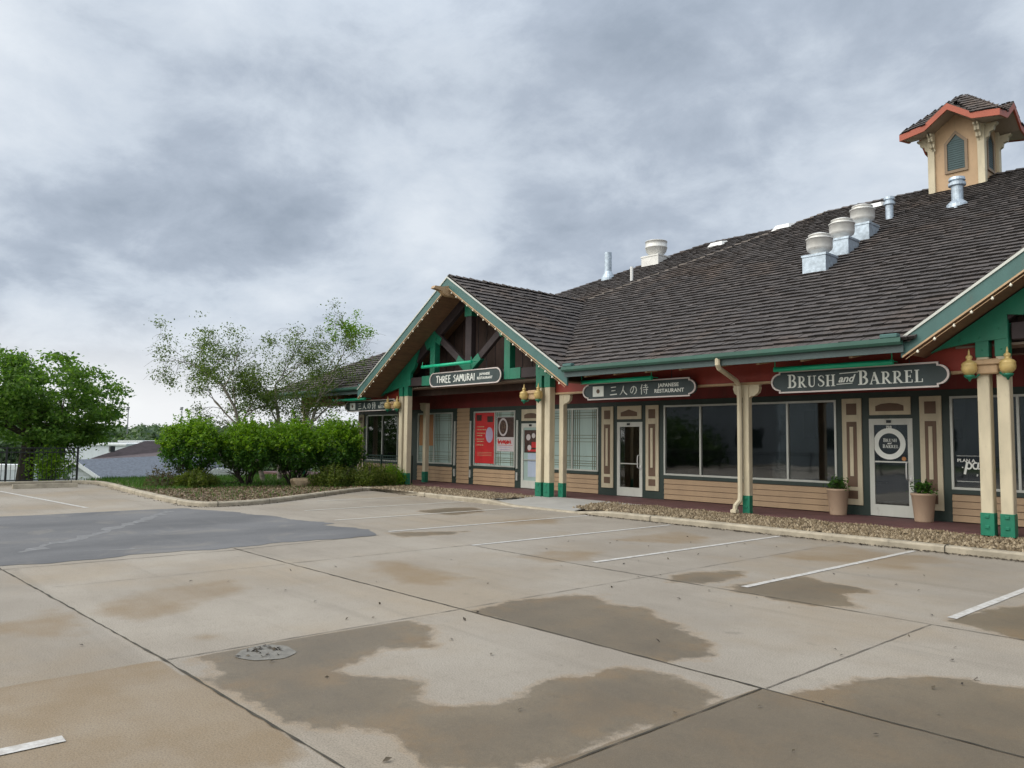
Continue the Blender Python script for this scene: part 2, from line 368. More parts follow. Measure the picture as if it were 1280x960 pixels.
# ------------------------------------------------------------------ ground, lot, markings
STAIN = {
'wet': [[[-5.9,2.17],[-6.4,2.56],[-6.4,2.99],[-6.4,3.51],[-6.3,4.2],[-5.58,4.03],[-5.19,3.78],[-4.95,3.68],[-5.13,3.6],[-5.27,3.36],[-5.15,3.19],[-4.96,2.83],[-4.78,2.84],[-4.54,3.03],[-4.38,3.08],[-4.12,2.96],[-3.9,2.91],[-3.82,3.0],[-3.67,3.31],[-3.76,3.53],[-3.85,3.88],[-3.71,4.43],[-3.37,4.54],[-3.08,4.49],[-2.93,4.41],[-2.82,4.19],[-2.85,3.73],[-2.9,3.39],[-2.86,3.18],[-2.88,2.88],[-2.96,2.67],[-3.13,2.49],[-3.28,2.42],[-3.5,2.47],[-3.71,2.48],[-3.86,2.39],[-4.05,2.23],[-4.19,2.13],[-4.37,2.09],[-4.68,2.09],[-5.08,2.06],[-5.34,2.01],[-5.43,2.15],[-5.65,2.14]],
 [[-2.59,4.95],[-2.58,5.16],[-2.36,5.57],[-2.25,5.91],[-2.07,6.07],[-1.88,6.02],[-1.67,6.13],[-1.22,6.47],[4,7.2],[4,4.2],[-2.4,4.3]],
 [[-3.3,5.2],[5,5.2],[5,-3],[-3.3,-3]],
 [[-5.82,4.3],[-5.95,5.46],[-5.84,5.93],[-5.63,6.33],[-5.27,6.0],[-4.93,6.13],[-4.32,5.82],[-3.81,5.56],[-3.49,5.2],[-3.55,4.9],[-3.8,4.3]],
 [[-5.06,7.79],[-4.8,9.14],[-4.45,8.99],[-3.85,8.93],[-3.98,8.4],[-3.55,7.92],[-3.85,7.65],[-4.28,7.55]],
 [[-5.59,7.53],[-5.85,7.88],[-5.87,8.25],[-5.55,8.93],[-5.36,8.74],[-5.29,8.21],[-5.3,7.76],[-5.53,7.61]],
 [[-2.8,7.96],[-2.65,9.04],[-2.52,9.33],[-1.9,10.24],[-1.44,7.7],[-2.08,7.68],[-2.35,7.79]],
 [[-14.74,10.3],[-15.02,11.4],[-14.86,12.04],[-13.88,11.58],[-13.51,10.41],[-14.05,10.29]],
 [[-11.62,7.52],[-10.99,8.8],[-10.82,8.23],[-10.9,7.37]]],
'tan': [ [[-6.04,10.33],[-6.05,11.01],[-6.12,11.93],[-5.9,12.5],[-5.4,12.37],[-4.97,12.12],[-4.57,12.5],[-4.0,12.15],[-3.7,11.95],[-4.01,11.95],[-4.29,11.39],[-4.04,10.78],[-4.27,10.66],[-4.72,10.63],[-4.97,10.68],[-5.22,10.56],[-5.69,10.36]],
 [[-8.69,9.85],[-8.78,12.08],[-7.78,11.62],[-7.37,10.78],[-7.68,10.36]],
 [[-8.09,1.14],[-8.03,1.27],[-8.06,1.47],[-8.44,1.65],[-8.43,1.81],[-8.01,1.86],[-7.52,1.85],[-7.34,1.74],[-7.14,1.77],[-7.0,1.59],[-7.18,1.42],[-7.52,1.2],[-7.54,1.07]],
 [[-6.6,-1],[-6.6,2.4],[-5.91,2.4],[-4.75,2.4],[-4.0,2.3],[-3.4,1.6],[-3.2,-1]],
 [[-8.13,1.95],[-7.7,2.01],[-7.32,2.24],[-7.45,2.7],[-7.83,2.91],[-8.01,3.39],[-8.2,3.64],[-8.98,3.69],[-8.83,2.85],[-8.63,2.4]],
 [[-6.52,2.34],[-6.6,2.54],[-6.44,2.65],[-6.24,2.57],[-6.36,2.38]],
 [[-12.04,10.19],[-12.16,11.13],[-11.79,11.96],[-10.88,11.04],[-11.33,10.16]],
 [[-9.21,5.59],[-8.91,5.97],[-7.75,5.9],[-7.28,5.88],[-7.0,5.33],[-7.44,4.99],[-8.29,5.21]],
 [[-8.21,7.38],[-8.33,8.28],[-7.71,8.83],[-7.32,8.06],[-7.53,7.33]]]}

def sdist(P, poly, cap):
    """signed distance (positive inside), clamped"""
    A = np.array(poly); B = np.roll(A, -1, 0); d = np.full(len(P), 9.); ins = np.zeros(len(P), bool)
    for a, b in zip(A, B):
        e = b-a; w = P-a; t = np.clip((w@e)/max(1e-9, e@e), 0, 1); d = np.minimum(d, np.hypot(*(w - t[:, None]*e).T))
        c = ((a[1] > P[:, 1]) != (b[1] > P[:, 1])) & (P[:, 0] < (b[0]-a[0])*(P[:, 1]-a[1])/(b[1]-a[1]+1e-12)+a[0]); ins ^= c
    return np.clip(np.where(ins, d, -d), -cap, cap)

xs = np.concatenate([np.linspace(-29.7, -16, 40, endpoint=False), np.linspace(-16, .5, 260, endpoint=False), np.linspace(.5, 30, 12)])
ys = np.concatenate([np.linspace(-20, 0, 12, endpoint=False), np.linspace(0, 13.0, 210), [15.2]])
GX, GY = np.meshgrid(xs, ys); P2 = np.stack([GX.ravel(), GY.ravel()], 1)
nx, ny = len(xs), len(ys); idx = np.arange(nx*ny).reshape(ny, nx)
F = np.stack([idx[:-1, :-1], idx[:-1, 1:], idx[1:, 1:], idx[1:, :-1]], -1).reshape(-1, 4)
lot = npmesh('parking_lot', [(np.column_stack([P2, np.zeros(len(P2))]), F, M['concrete'])]); tag(lot, kind='structure')
for k in ('wet', 'tan'):
    val = np.full(len(P2), -.45)
    for i_, poly in enumerate(STAIN[k]):
        d_ = sdist(P2, poly, .45); x_, y_ = P2[:, 0], P2[:, 1]
        jy = 4.72 + (x_+5.97)*.019; jy2 = 1.98 + (x_+5.97)*.022           # stains that stop dead at a slab joint
        ok_ = {('wet', 0): (x_ > -5.97) & (y_ < jy), ('wet', 1): y_ > jy, ('wet', 2): (x_ > -2.81) & (y_ < jy), ('wet', 3): y_ > jy, ('tan', 3): (x_ > -6.02) & (y_ < jy2)}.get((k, i_))
        if ok_ is not None: d_ = np.where(ok_, d_, -.45)
        val = np.maximum(val, d_)
    a = lot.data.attributes.new(k, 'FLOAT', 'POINT'); a.data.foreach_set('value', val.astype(np.float32))
sx = np.searchsorted([-11.15, -5.97, -2.8], P2[:, 0]); sy = np.searchsorted([1.9, 4.72, 7.65], P2[:, 1])
slabv = np.array([[.3, .2, .9, .55], [.6, .95, .55, .8], [.75, .6, .5, .7], [.5, .3, .4, .6]])[sy, sx]
a = lot.data.attributes.new('slab', 'FLOAT', 'POINT'); a.data.foreach_set('value', slabv.astype(np.float32))

# natural ground to the horizon
def gh(x, y):
    t = np.clip((-30-x)/16, 0, 1); t = t*t*(3-2*t)
    d = np.hypot(x, y)
    hill = np.clip((d-260)/260, 0, 1)
    und = 2.2*np.sin(x*.011+1.3)*np.cos(y*.013) + 1.5*np.sin(y*.021+x*.006)
    return -.12 - 5.3*t + hill*(4.5 + und)*(x < 60)
gx = np.concatenate([-np.geomspace(3200, 46, 46), np.linspace(-45, 30, 40), np.geomspace(34, 3200, 14)])
gy = np.concatenate([-np.geomspace(3200, 32, 24), np.linspace(-30, 60, 40), np.geomspace(66, 3200, 34)])
GX, GY = np.meshgrid(gx, gy); idx = np.arange(GX.size).reshape(GX.shape)
F = np.stack([idx[:-1, :-1], idx[:-1, 1:], idx[1:, 1:], idx[1:, :-1]], -1).reshape(-1, 4)
tag(npmesh('ground', [(np.stack([GX.ravel(), GY.ravel(), gh(GX.ravel(), GY.ravel())], 1), F, M['ground'])]), kind='structure')

def sheet(name, polys, z, mat, kind='structure'):
    mb = MB()
    for p in polys: mb.add([(x, y, z) for x, y in p], [tuple(range(len(p)))])
    return tag(mb.build(name, mat), kind=kind)
edgeL = [(-11.42+.06*math.sin(y*3.1)+.04*math.sin(y*9)+random.uniform(-.025, .025), y) for y in np.arange(-20, 7.2, .08)]
edgeR = [(-18.35+.05*math.sin(y*2.1)+random.uniform(-.03, .03), y) for y in np.arange(6.3, -20, -.5)]
sheet('asphalt_drive', [edgeL + [(x_, (7.2+.25*math.sin((x_+11.4)*-1.55) if x_ > -13.4 else 7.45-.145*(-13.4-x_)-.035*(max(0, -15-x_))**2)+random.uniform(-.05, .05)+.06*math.sin(x_*4)) for x_ in np.arange(-11.5, -18.3, -.09)] + edgeR], .004, M['asphalt'])

mb = MB()
def ribbon(mb, pts, w, z, jit=.0, step=.12, mi=0):
    pts = [Vector((p[0], p[1], 0)) for p in pts]; out = []
    for a, b in zip(pts, pts[1:]):
        k = max(1, int((b-a).length/step)); out += [a.lerp(b, i/k) for i in range(k)]
    out.append(pts[-1]); vs = []
    for i, p in enumerate(out):
        d = (out[min(i+1, len(out)-1)] - out[max(0, i-1)]).normalized(); nn = Vector((-d.y, d.x, 0))
        w1 = w*(1+random.uniform(-jit, jit)); off = random.uniform(-jit, jit)*w*.5
        vs += [p + nn*(off+w1/2) + Vector((0, 0, z)), p + nn*(off-w1/2) + Vector((0, 0, z))]
    mb.add(vs, [(2*i, 2*i+1, 2*i+3, 2*i+2) for i in range(len(out)-1)], mi)
ribbon(mb, [(-11.3, 4.66), (-9.5, 4.66), (-5.97, 4.72), (-2.8, 4.78), (1.5, 4.85), (9, 4.9)], .017, .0046, .5)
ribbon(mb, [(-12, 1.72), (-9, 1.85), (-5.97, 1.98), (-3.49, 2.03), (-1, 2.08), (9, 2.2)], .015, .0046, .7)
ribbon(mb, [(-11.12, -3), (-11.14, 1.7), (-11.12, 4.56), (-11.4, 7.2)], .013, .0046, .5)
ribbon(mb, [(-9.5, 7.66), (-7, 7.62), (-2.8, 7.66), (4, 7.7)], .012, .0046, .7)
ribbon(mb, [(-2.82, -1), (-2.82, 4.77)], .010, .0050, .6)
ribbon(mb, [(-2.80, 4.80), (-2.81, 7.66)], .010, .0050, .6, mi=1)
ribbon(mb, [(-5.97, 2.0), (-5.98, 4.70)], .011, .0050, .6, mi=1)
ribbon(mb, [(-5.99, 4.74), (-6.0, 7.6), (-6.02, 12.8)], .008, .0050, .6, mi=1)
ribbon(mb, [(-9.55, 2), (-9.5, 4.6)], .008, .0050, .6, mi=1)
ribbon(mb, [(-9.52, 4.7), (-9.5, 12.8)], .010, .0050, .6)
tag(mb.build('expansion_joints', [M['joint'], M['jointpale']]), kind='structure')

mb = MB()
for x, y0, y1, mi in ((-4.89, 7.93, 12.75, 0), (-7.16, 7.92, 12.78, 0), (-2.78, 8.08, 12.7, 0), (-9.46, 7.66, 12.7, 0), (-11.75, 7.62, 12.8, 0),
                      (-14.05, 7.8, 12.9, 1), (-16.3, 8.3, 12.9, 1), (-18.55, 9.8, 12.9, 1), (-.5, 8.1, 12.7, 0), (1.8, 8.1, 12.7, 0)):
    ribbon(mb, [(x + (.0 if mi == 0 else .05), y0), (x, y1)], .085, .0056, .05, .3, mi)
ribbon(mb, [(-4.79, -3.4), (-4.776, 1.08)], .10, .0056, .05, .3)
ribbon(mb, [(-26.7, 4.02), (-19.55, 4.64)], .10, .0056, .05, .3)
ribbon(mb, [(-26.9, 1.3), (-19.55, 1.9)], .10, .0056, .05, .3)
tag(mb.build('road_markings', [M['line'], M['linefaint']]), kind='structure')

mb = MB()
ribbon(mb, [(-12.6, 2.2), (-13.22, 2.62), (-13.66, 3.1), (-14.5, 3.7), (-15.42, 4.35), (-16.6, 5.1), (-17.84, 5.86)], .20, .0056, .7, .15)
ribbon(mb, [(-12.25, 2.9), (-12.1, 3.4), (-12.04, 3.9)], .07, .0056, .5, .2)
tag(mb.build('drip_trail', M['trail']), kind='structure')
mb = MB()
mb.add([(-5.70+.22*(1+.05*math.sin(3*a)+.03*math.sin(7*a+1))*math.cos(a), 2.63+.21*(1+.05*math.sin(3*a)+.03*math.sin(7*a+1))*math.sin(a), .004) for a in np.linspace(0, 2*math.pi, 50)[:-1]], [tuple(range(49))])
tag(mb.build('spalled_patch', M['spall']), kind='structure')

def smoothpath(p, it=2):
    p = [Vector((*q, 0)) for q in p]
    for _ in range(it):
        o = [p[0]]
        for a, b in zip(p, p[1:]): o += [a.lerp(b, .25), a.lerp(b, .75)]
        p = o + [p[-1]]
    return p
KERB = smoothpath([(-29.7, -20), (-29.7, 5.5), (-29.6, 7.12), (-27, 7.05), (-24, 6.78), (-20.2, 6.58), (-18.45, 6.62), (-18.15, 7.4), (-18.5, 8.6), (-19.85, 10.6), (-21.2, 12.5), (-21.5, 13.35), (-20.3, 13.25), (-18, 13.0), (-16, 12.95), (-12, 12.92), (-7, 12.88), (-3, 12.88), (12, 12.88)])
mb = MB(); vs = []; W = .17
for i, p in enumerate(KERB):
    d = (KERB[min(i+1, len(KERB)-1)] - KERB[max(i-1, 0)]).normalized(); nn = Vector((-d.y, d.x, 0))
    z = .115
    if p.y > 12 and -15.3 < p.x < -12.4: z = .035
    for off, zz in ((0, -.02), (0.0, z-.03), (.03, z), (W, z), (W+.005, -.02)): vs.append(p + nn*off + Vector((0, 0, zz + random.uniform(-.004, .004))))
for i in range(len(KERB)-1):
    for k in range(4): mb.add([], []); mb.f.append((i*5+k, i*5+k+1, (i+1)*5+k+1, (i+1)*5+k)); mb.mi.append(0)
mb.v = [tuple(v) for v in vs]
for i in range(3, len(KERB)-3, 5):
    p = KERB[i]; d = (KERB[i+1]-KERB[i-1]).normalized(); nn = Vector((-d.y, d.x, 0)); k0_ = len(mb.v)
    if p.y < 6 or -16 < p.x < -12: continue
    mb.add([p+nn*o_+d*e_+Vector((0, 0, z_)) for o_, z_ in ((-.004, 0), (-.004, .09), (.03, .121), (.17, .121)) for e_ in (-.009, .009)], [(0, 1, 3, 2), (2, 3, 5, 4), (4, 5, 7, 6)], 1)
tag(mb.build('kerb', [M['kerb'], M['joint']]), kind='structure')

# planting bed, gravel strip, walkway, ramp
inner = [p for p in KERB]
def off(i, w):
    d = (KERB[min(i+1, len(KERB)-1)] - KERB[max(i-1, 0)]).normalized(); return KERB[i] + Vector((-d.y, d.x, 0))*w
bedk = [off(i, W-.02) for i in range(len(KERB)) if KERB[i].x < -17.5 and KERB[i].y > 6.3 and KERB[i].x > -29.65 and not (KERB[i].x > -21 and KERB[i].y > 13)]
sheet('planting_bed', [[(p.x, p.y) for p in bedk] + [(-21.4, 15.1), (-21.4, 15.4), (-30.5, 15.4), (-31, 8.0), (-29.9, 7.4)]], .095, M['soil'])
sheet('gravel_base', [[(-21.4, 13.1), (-15.6, 13.05), (-15.6, 15.1), (-21.4, 15.1)], [(-12.2, 13.0), (12, 13.0), (12, 15.1), (-12.2, 15.1)]], .085, M['soil'])
mb = MB(); mb.box(-34, 12, 15.1, 17.0, -.1, .12)
tag(mb.build('walkway', M['walk']), kind='structure')
mb = MB(); mb.add([(-15.3, 12.95, .012), (-12.45, 12.95, .012), (-13.3, 15.1, .123), (-15.6, 15.1, .123), (-15.3, 12.95, -.1), (-12.45, 12.95, -.1), (-13.3, 15.1, -.1), (-15.6, 15.1, -.1)],
  [(0, 1, 2, 3), (0, 4, 5, 1), (1, 5, 6, 2), (3, 7, 4, 0)])
mb.add([(-12.45, 12.98, .012), (-12.1, 12.98, .11), (-12.1, 15.1, .11), (-13.3, 15.1, .121)], [(0, 1, 2, 3)])
mb.add([(-15.3, 12.98, .012), (-15.6, 15.1, .121), (-15.85, 15.1, .112), (-15.85, 13.06, .112)], [(0, 1, 2, 3)])
tag(mb.build('entrance_ramp', M['ramp']), kind='structure')

def leaves(P, size, up=.3, asp=.55, szvar=.35):
    N = len(P); P = np.asarray(P)
    nrm = RNG.normal(size=(N, 3)); nrm[:, 2] = np.abs(nrm[:, 2]) + up; nrm /= np.linalg.norm(nrm, axis=1)[:, None]
    t = RNG.normal(size=(N, 3)); t -= nrm*(t*nrm).sum(1)[:, None]; t /= np.linalg.norm(t, axis=1)[:, None]
    b = np.cross(nrm, t); s = (size*(1+szvar*RNG.uniform(-1, 1, N)))[:, None]
    k = nrm*s*.10
    V = np.stack([P - t*s*.5, P + b*s*asp*.5 + k, P + t*s*.5, P - b*s*asp*.5 + k], 1).reshape(-1, 3)
    F = np.arange(4*N).reshape(N, 4); return V, F

# stones of the gravel strip, leaf litter, grass
def stones(n, fn):
    P = np.array([fn() for _ in range(n)])
    base = np.array([(1, 0, -.3), (.3, .8, -.3), (-.8, .5, -.3), (-.7, -.6, -.3), (.4, -.8, -.3), (.15, .1, .75)])
    S = RNG.uniform(.018, .042, n); A = RNG.uniform(0, 6.28, n)
    V = np.repeat(base[None], n, 0)*S[:, None, None]*RNG.uniform(.7, 1.3, (n, 6, 1))
    x = V[..., 0]*np.cos(A)[:, None] - V[..., 1]*np.sin(A)[:, None]; y = V[..., 0]*np.sin(A)[:, None] + V[..., 1]*np.cos(A)[:, None]
    V = np.stack([x, y, V[..., 2]], -1) + P[:, None]
    f = np.array([(0, 1, 5), (1, 2, 5), (2, 3, 5), (3, 4, 5), (4, 0, 5)])
    return V.reshape(-1, 3), (f[None]+6*np.arange(n)[:, None, None]).reshape(-1, 3)
def gp():
    while True:
        x = random.uniform(-21.3, 1); y = random.uniform(13.08, 15.12)
        if -15.6 + (x > -14)*0 < x < -12.45 - .85*(y-12.95)/2.15 + .0 and x > -15.6: continue
        if x < -18 and random.random() < .4: continue
        return (x, y, .10 + .012*math.sin(x*5)*math.sin(y*7) + .03*min(1, (15.12-y))*random.random())
v, f = stones(15000, gp)
g_ = npmesh('gravel', [(v, f, M['stone'])]); tag(g_, 'brown river gravel strip between kerb and maroon walkway', 'gravel', kind='stuff')

def bedpt(x0, x1, y0, y1):
    poly = np.array([(p.x, p.y) for p in bedk] + [(-21.5, 15.1), (-30.5, 15.2), (-31, 8.0)])
    P = np.column_stack([RNG.uniform(x0, x1, 60000), RNG.uniform(y0, y1, 60000)])
    return P[sdist(P, poly, 1) > .06]
P = bedpt(-31, -18, 6.4, 15)
w = np.clip((P[:, 0]+26.5)/3, 0, 1)
lit = P[RNG.uniform(size=len(P)) < .12 + .5*w][:14000]
v, f = leaves(np.column_stack([lit, .10+RNG.uniform(0, .02, len(lit))]), .07, 2.5)
tag(npmesh('leaf_litter', [(v, f, M['litter'])]), 'brown leaf litter over the planting bed', 'leaf litter', kind='stuff')
gr = P[RNG.uniform(size=len(P)) < np.where(P[:, 0] < -23.6, .9, .10)][:16000]
h = RNG.uniform(.06, .15, len(gr)); A = RNG.uniform(0, 6.28, len(gr)); tx = RNG.normal(0, .04, (len(gr), 2))
dx = np.column_stack([np.cos(A), np.sin(A), 0*A])*.010; b0 = np.column_stack([gr, np.full(len(gr), .09)])
V = np.stack([b0-dx, b0+dx, b0+np.column_stack([tx, h])], 1).reshape(-1, 3)
tag(npmesh('grass', [(V, np.arange(len(V)).reshape(-1, 3), M['grass'])]), 'short green grass along the back of the bed', 'grass', kind='stuff')

# debris bits along kerb and on slabs
D = [(random.uniform(-12, 0), 12.87-abs(random.gauss(0, .07)), .012) for _ in range(2200) if random.random() < .65+.35*math.sin(_*.003)]
D += [(-5.74+random.gauss(0, .10), 2.62+random.gauss(0, .08), .010) for _ in range(26)]
D += [(random.uniform(-9, 0), random.uniform(.5, 12), .012) for _ in range(120)]
k0 = [p for p in KERB if p.x < -17.8 and p.y > 6]
D += [(p.x+random.gauss(0, .08)+.05, p.y-.08+random.gauss(0, .07), .012) for p in k0 for _ in range(16)]
v, f = leaves(np.array(D), .042, 2.0)
tag(npmesh('debris', [(v, f, M['debris'])]), 'dark leaf debris lying along the kerb', 'debris', kind='stuff')

# ------------------------------------------------------------------ the shop building
B = thing('shop_building', (-15, 17, .12), 'long tan and green restaurant strip with shake roof, gables and cupola', 'building')
YW = 16.9
ZS0, ZS1, ZW0, ZW1, ZH = .14, .68, .77, 2.62, 2.76

def siding(x0, x1, z0, z1, y=YW):
    mb = MB()
    nb = max(1, round((z1-z0)/.135)); h = (z1-z0)/nb
    for i in range(nb):
        za, zb = z0+i*h, z0+(i+1)*h
        zb -= .013
        mb.add([(x0, y-.026, za), (x1, y-.026, za), (x1, y-.008, zb), (x0, y-.008, zb), (x0, y+.05, za), (x1, y+.05, za), (x1, y+.05, zb), (x0, y+.05, zb)],
               [(0, 1, 2, 3), (1, 0, 4, 5), (0, 3, 7, 4), (1, 5, 6, 2), (3, 2, 6, 7)])
    mb.box(x0+.002, x1-.002, y+.004, y+.04, z0, z1, 1)  # brown backing in the grooves, also painting in the shadow between laps
    mb.build('siding', [M['siding'], M['brownpanel']], B)

def window(x0, x1, mulls, glass, film=False, gridded=False):
    w = MB(); t = .045; y0, y1 = YW-.03, YW+.04
    for a, b_, c_, d_ in ((x0, x1, ZW0, ZW0+t), (x0, x1, ZW1-t, ZW1), (x0, x0+t, ZW0+t, ZW1-t), (x1-t, x1, ZW0+t, ZW1-t)): w.box(a, b_, y0, y1, c_, d_)
    edges = [x0+t]
    for m_ in mulls: w.box(m_-t/2, m_+t/2, y0, y1, ZW0+t, ZW1-t); edges += [m_-t/2, m_+t/2]
    edges.append(x1-t)
    wo = w.build('window', M['alu'], B)
    for a, b_ in zip(edges[::2], edges[1::2]):
        p = MB(); p.box(a, b_, YW+.012, YW+.018, ZW0+t, ZW1-t); p.build('pane', glass, wo)
        if gridded:
            g2 = MB(); L = b_-a
            for fx in (.08, .17, .26, .80, .88, .95): g2.box(a+L*fx-.007, a+L*fx+.007, YW+.002, YW+.010, ZW0+t, ZW1-t)
            for fz in (.06, .10, .14, .22, .46, .52, .57, .86, .90, .95): zz = ZW0+t+(ZW1-ZW0-2*t)*fz; g2.box(a, b_, YW+.0005, YW+.0085, zz-.007, zz+.007)
            g2.build('lattice', M['grid'], wo)
    return wo
def door(x0, x1, emblem=False, film=None):
    w = MB(); t = .10; z0, z1 = ZS0, 2.19; y0, y1 = YW-.02, YW+.03
    w.box(x0, x0+t, y0, y1, z0, z1); w.box(x1-t, x1, y0, y1, z0, z1); w.box(x0+t, x1-t, y0, y1, z1-.13, z1); w.box(x0+t, x1-t, y0, y1, z0, z0+.24)
    do = w.build('door', M['whitealu'], B)
    p = MB(); p.box(x0+t, x1-t, YW+.004, YW+.010, z0+.24, z1-.13); p.build('pane', film or M['glass'], do)
    h = MB(); hx = x1-t*.55
    h.tube([(hx-.06, y0, 1.28), (hx-.06, y0-.06, 1.26), (hx-.06, y0-.07, 1.1), (hx-.06, y0-.06, .94), (hx-.06, y0, .92)], .014, 8)
    h.box(hx-.03, hx+.03, y0-.012, y0, .88, 1.0); h.build('handle', M['whiteplastic'], do, True)
    c_ = MB(); c_.box(x0+.42*(x1-x0), x0+.52*(x1-x0), y0-.03, y0-.002, z1-.09, z1-.03); c_.build('door_closer', M['black'], do)
    if not emblem:
        b_ = MB(); b_.box(x0+t, x1-t-.02, y0-.03, y0-.012, 1.02, 1.05); b_.build('push_bar', M['alu'], do)
    return do
def pilaster(x0, x1):
    z0, z1 = .33, 2.64; w = MB(); w.box(x0, x1, YW-.045, YW-.01, z0, z1, ch=.006)
    po = w.build('pilaster', M['cream'], B); W_ = x1-x0; a, b_ = x0+W_*.24, x1-W_*.24
    q = MB()
    for c_, d_ in ((2.28, 2.53), (.72, 2.13), (.46, .64)): q.box(a, b_, YW-.051, YW-.046, c_, d_)
    q.build('inset', M['brownpanel'], po)
    s = MB(); m_ = (a+b_)/2; s.box(m_-W_*.09, m_+W_*.09, YW-.066, YW-.0515, .95, 2.02); s.build('moulding', M['cream'], po)
def transom(x0, x1, pointed=True):
    w = MB(); w.box(x0, x1, YW-.045, YW-.01, 2.27, 2.64, ch=.006); o = w.build('transom_panel', M['cream'], B)
    q = MB(); W_ = x1-x0; c_ = (x0+x1)/2; zt = .19 if pointed else .16
    poly = [(-W_*.34, 0), (W_*.34, 0), (W_*.34, .11)] + ([(0, zt)] if pointed else [(W_*.2, .155), (0, .17), (-W_*.2, .155)]) + [(-W_*.34, .11)]
    q.prism(poly, (c_, YW-.046, 2.35), (1, 0, 0), (0, 0, 1), (0, -1, 0), .005); q.build('inset', M['brownpanel'], o)
def strip(x0, x1):
    w = MB(); w.box(x0, x1, YW-.05, YW-.012, .74, 2.30); w.box(x0, x1, YW-.05, YW-.012, .36, .62); w.build('pilaster', M['alu'], B)

wall = MB()
def post_(x0, x1): wall.box(x0, x1, YW-.012, YW+.06, .12, ZH)
def under(x0, x1):                    # siding panel, sill and header of a window bay
    siding(x0, x1, ZS0, ZS1); wall.box(x0, x1, YW-.035, YW+.06, ZS1+.002, ZW0-.002); wall.box(x0, x1, YW-.012, YW+.06, ZW1+.002, ZH)
# bays from left to right
post_(-28.55, -27.9); pilaster(-28.49, -28.06)
under(-27.86, -25.55); window(-27.86, -25.55, [-26.68], M['glass']); post_(-27.9, -27.86)
post_(-25.55, -24.25); under(-24.2, -22.05); post_(-24.25, -24.2)
WO = window(-24.2, -22.05, [-23.17], M['blind'], gridded=True)
post_(-22.05, -21.8); strip(-21.94, -21.85)
siding(-21.8, -21.1, ZS0, ZH)
post_(-21.1, -20.85); strip(-21.05, -20.97)
under(-20.85, -18.72); WR = window(-20.85, -18.72, [-19.73], M['blind'], gridded=True)
post_(-18.72, -18.42); strip(-18.64, -18.56)
door(-18.42, -17.5, film=M['blind']); transom(-18.40, -17.52, False)
wall.box(-18.42, -17.5, YW-.012, YW+.06, 2.19, ZH); wall.box(-17.5, -17.3, YW-.012, YW+.06, .12, ZH)
under(-17.3, -15.12); window(-17.3, -15.12, [-16.16], M['blind'], gridded=True)
post_(-15.12, -14.41); pilaster(-14.98, -14.54)
door(-14.41, -13.51); transom(-14.39, -13.53); wall.box(-14.41, -13.51, YW-.012, YW+.06, 2.19, ZH)
post_(-13.51, -12.78); pilaster(-13.38, -12.94)
under(-12.78, -8.06); window(-12.78, -8.06, [-11.63, -10.43, -9.23], M['glass'])
post_(-8.06, -7.34); pilaster(-7.92, -7.49)
BBdoor = door(-7.34, -6.45, emblem=True); transom(-7.32, -6.47, False); wall.box(-7.34, -6.45, YW-.012, YW+.06, 2.19, ZH)
post_(-6.45, -5.73); pilaster(-6.3, -5.88)
under(-5.73, -2.4); WP = window(-5.73, -2.4, [-4.55, -3.45], M['glass'])
post_(-2.4, -1.7); siding(-1.7, 8, ZS0, ZH)
wall.build('wall', M['darkgreen'], B)
mb = MB(); mb.box(-28.5, 8, YW-.002, YW+.2, ZH+.002, 3.9); mb.build('wall', M['maroon'], B)
mb = MB(); mb.box(-28.6, -28.4, YW+.07, 36, .1, 3.4); mb.box(-28.6, 8, 36, 36.2, .1, 3.4); mb.box(8, 8.2, 16.5, 36.2, .1, 3.4); mb.build('wall', M['siding'], B)
# rooms behind the glass
for a in ((-28.3, 7.9, 21.5, 21.6, .1, 3.3), (-13.25, -13.15, 17.1, 21.5, .12, 3.1), (-6.2, -6.12, 19, 21.5, .12, 3.1)):
    mb = MB(); mb.box(*a); mb.build('interior_wall', M['interior'], B)
mb = MB(); mb.box(-28.3, 7.9, 17.06, 21.5, .08, .125); mb.build('interior_floor', M['interiordark'], B)
mb = MB(); mb.box(-28.3, 7.9, 17.06, 21.5, 3.05, 3.12); mb.build('interior_ceiling', M['interiordark'], B)
for x, z, w_, h_ in ((-12.2, 1.9, .5, .6), (-11.2, 1.8, .35, .8), (-10.0, 1.85, .7, .5), (-8.6, 1.8, .5, .7), (-7.2, 1.8, .4, .5)):
    mb = MB(); mb.box(x, x+w_, 21.44, 21.5, z, z+h_); mb.build('wall_picture', M['interiordark'], B)
for x in (-12.3, -10.6, -8.9):
    mb = MB(); mb.box(x, x+1.0, 18.4, 19.1, .72, .76); mb.tube([(x+.5, 18.75, .12), (x+.5, 18.75, .72)], .05, 8); mb.tube([(x+.5, 18.75, .12), (x+.5, 18.75, .16)], .25, 12); mb.build('interior_table', M['interiordark'], B)

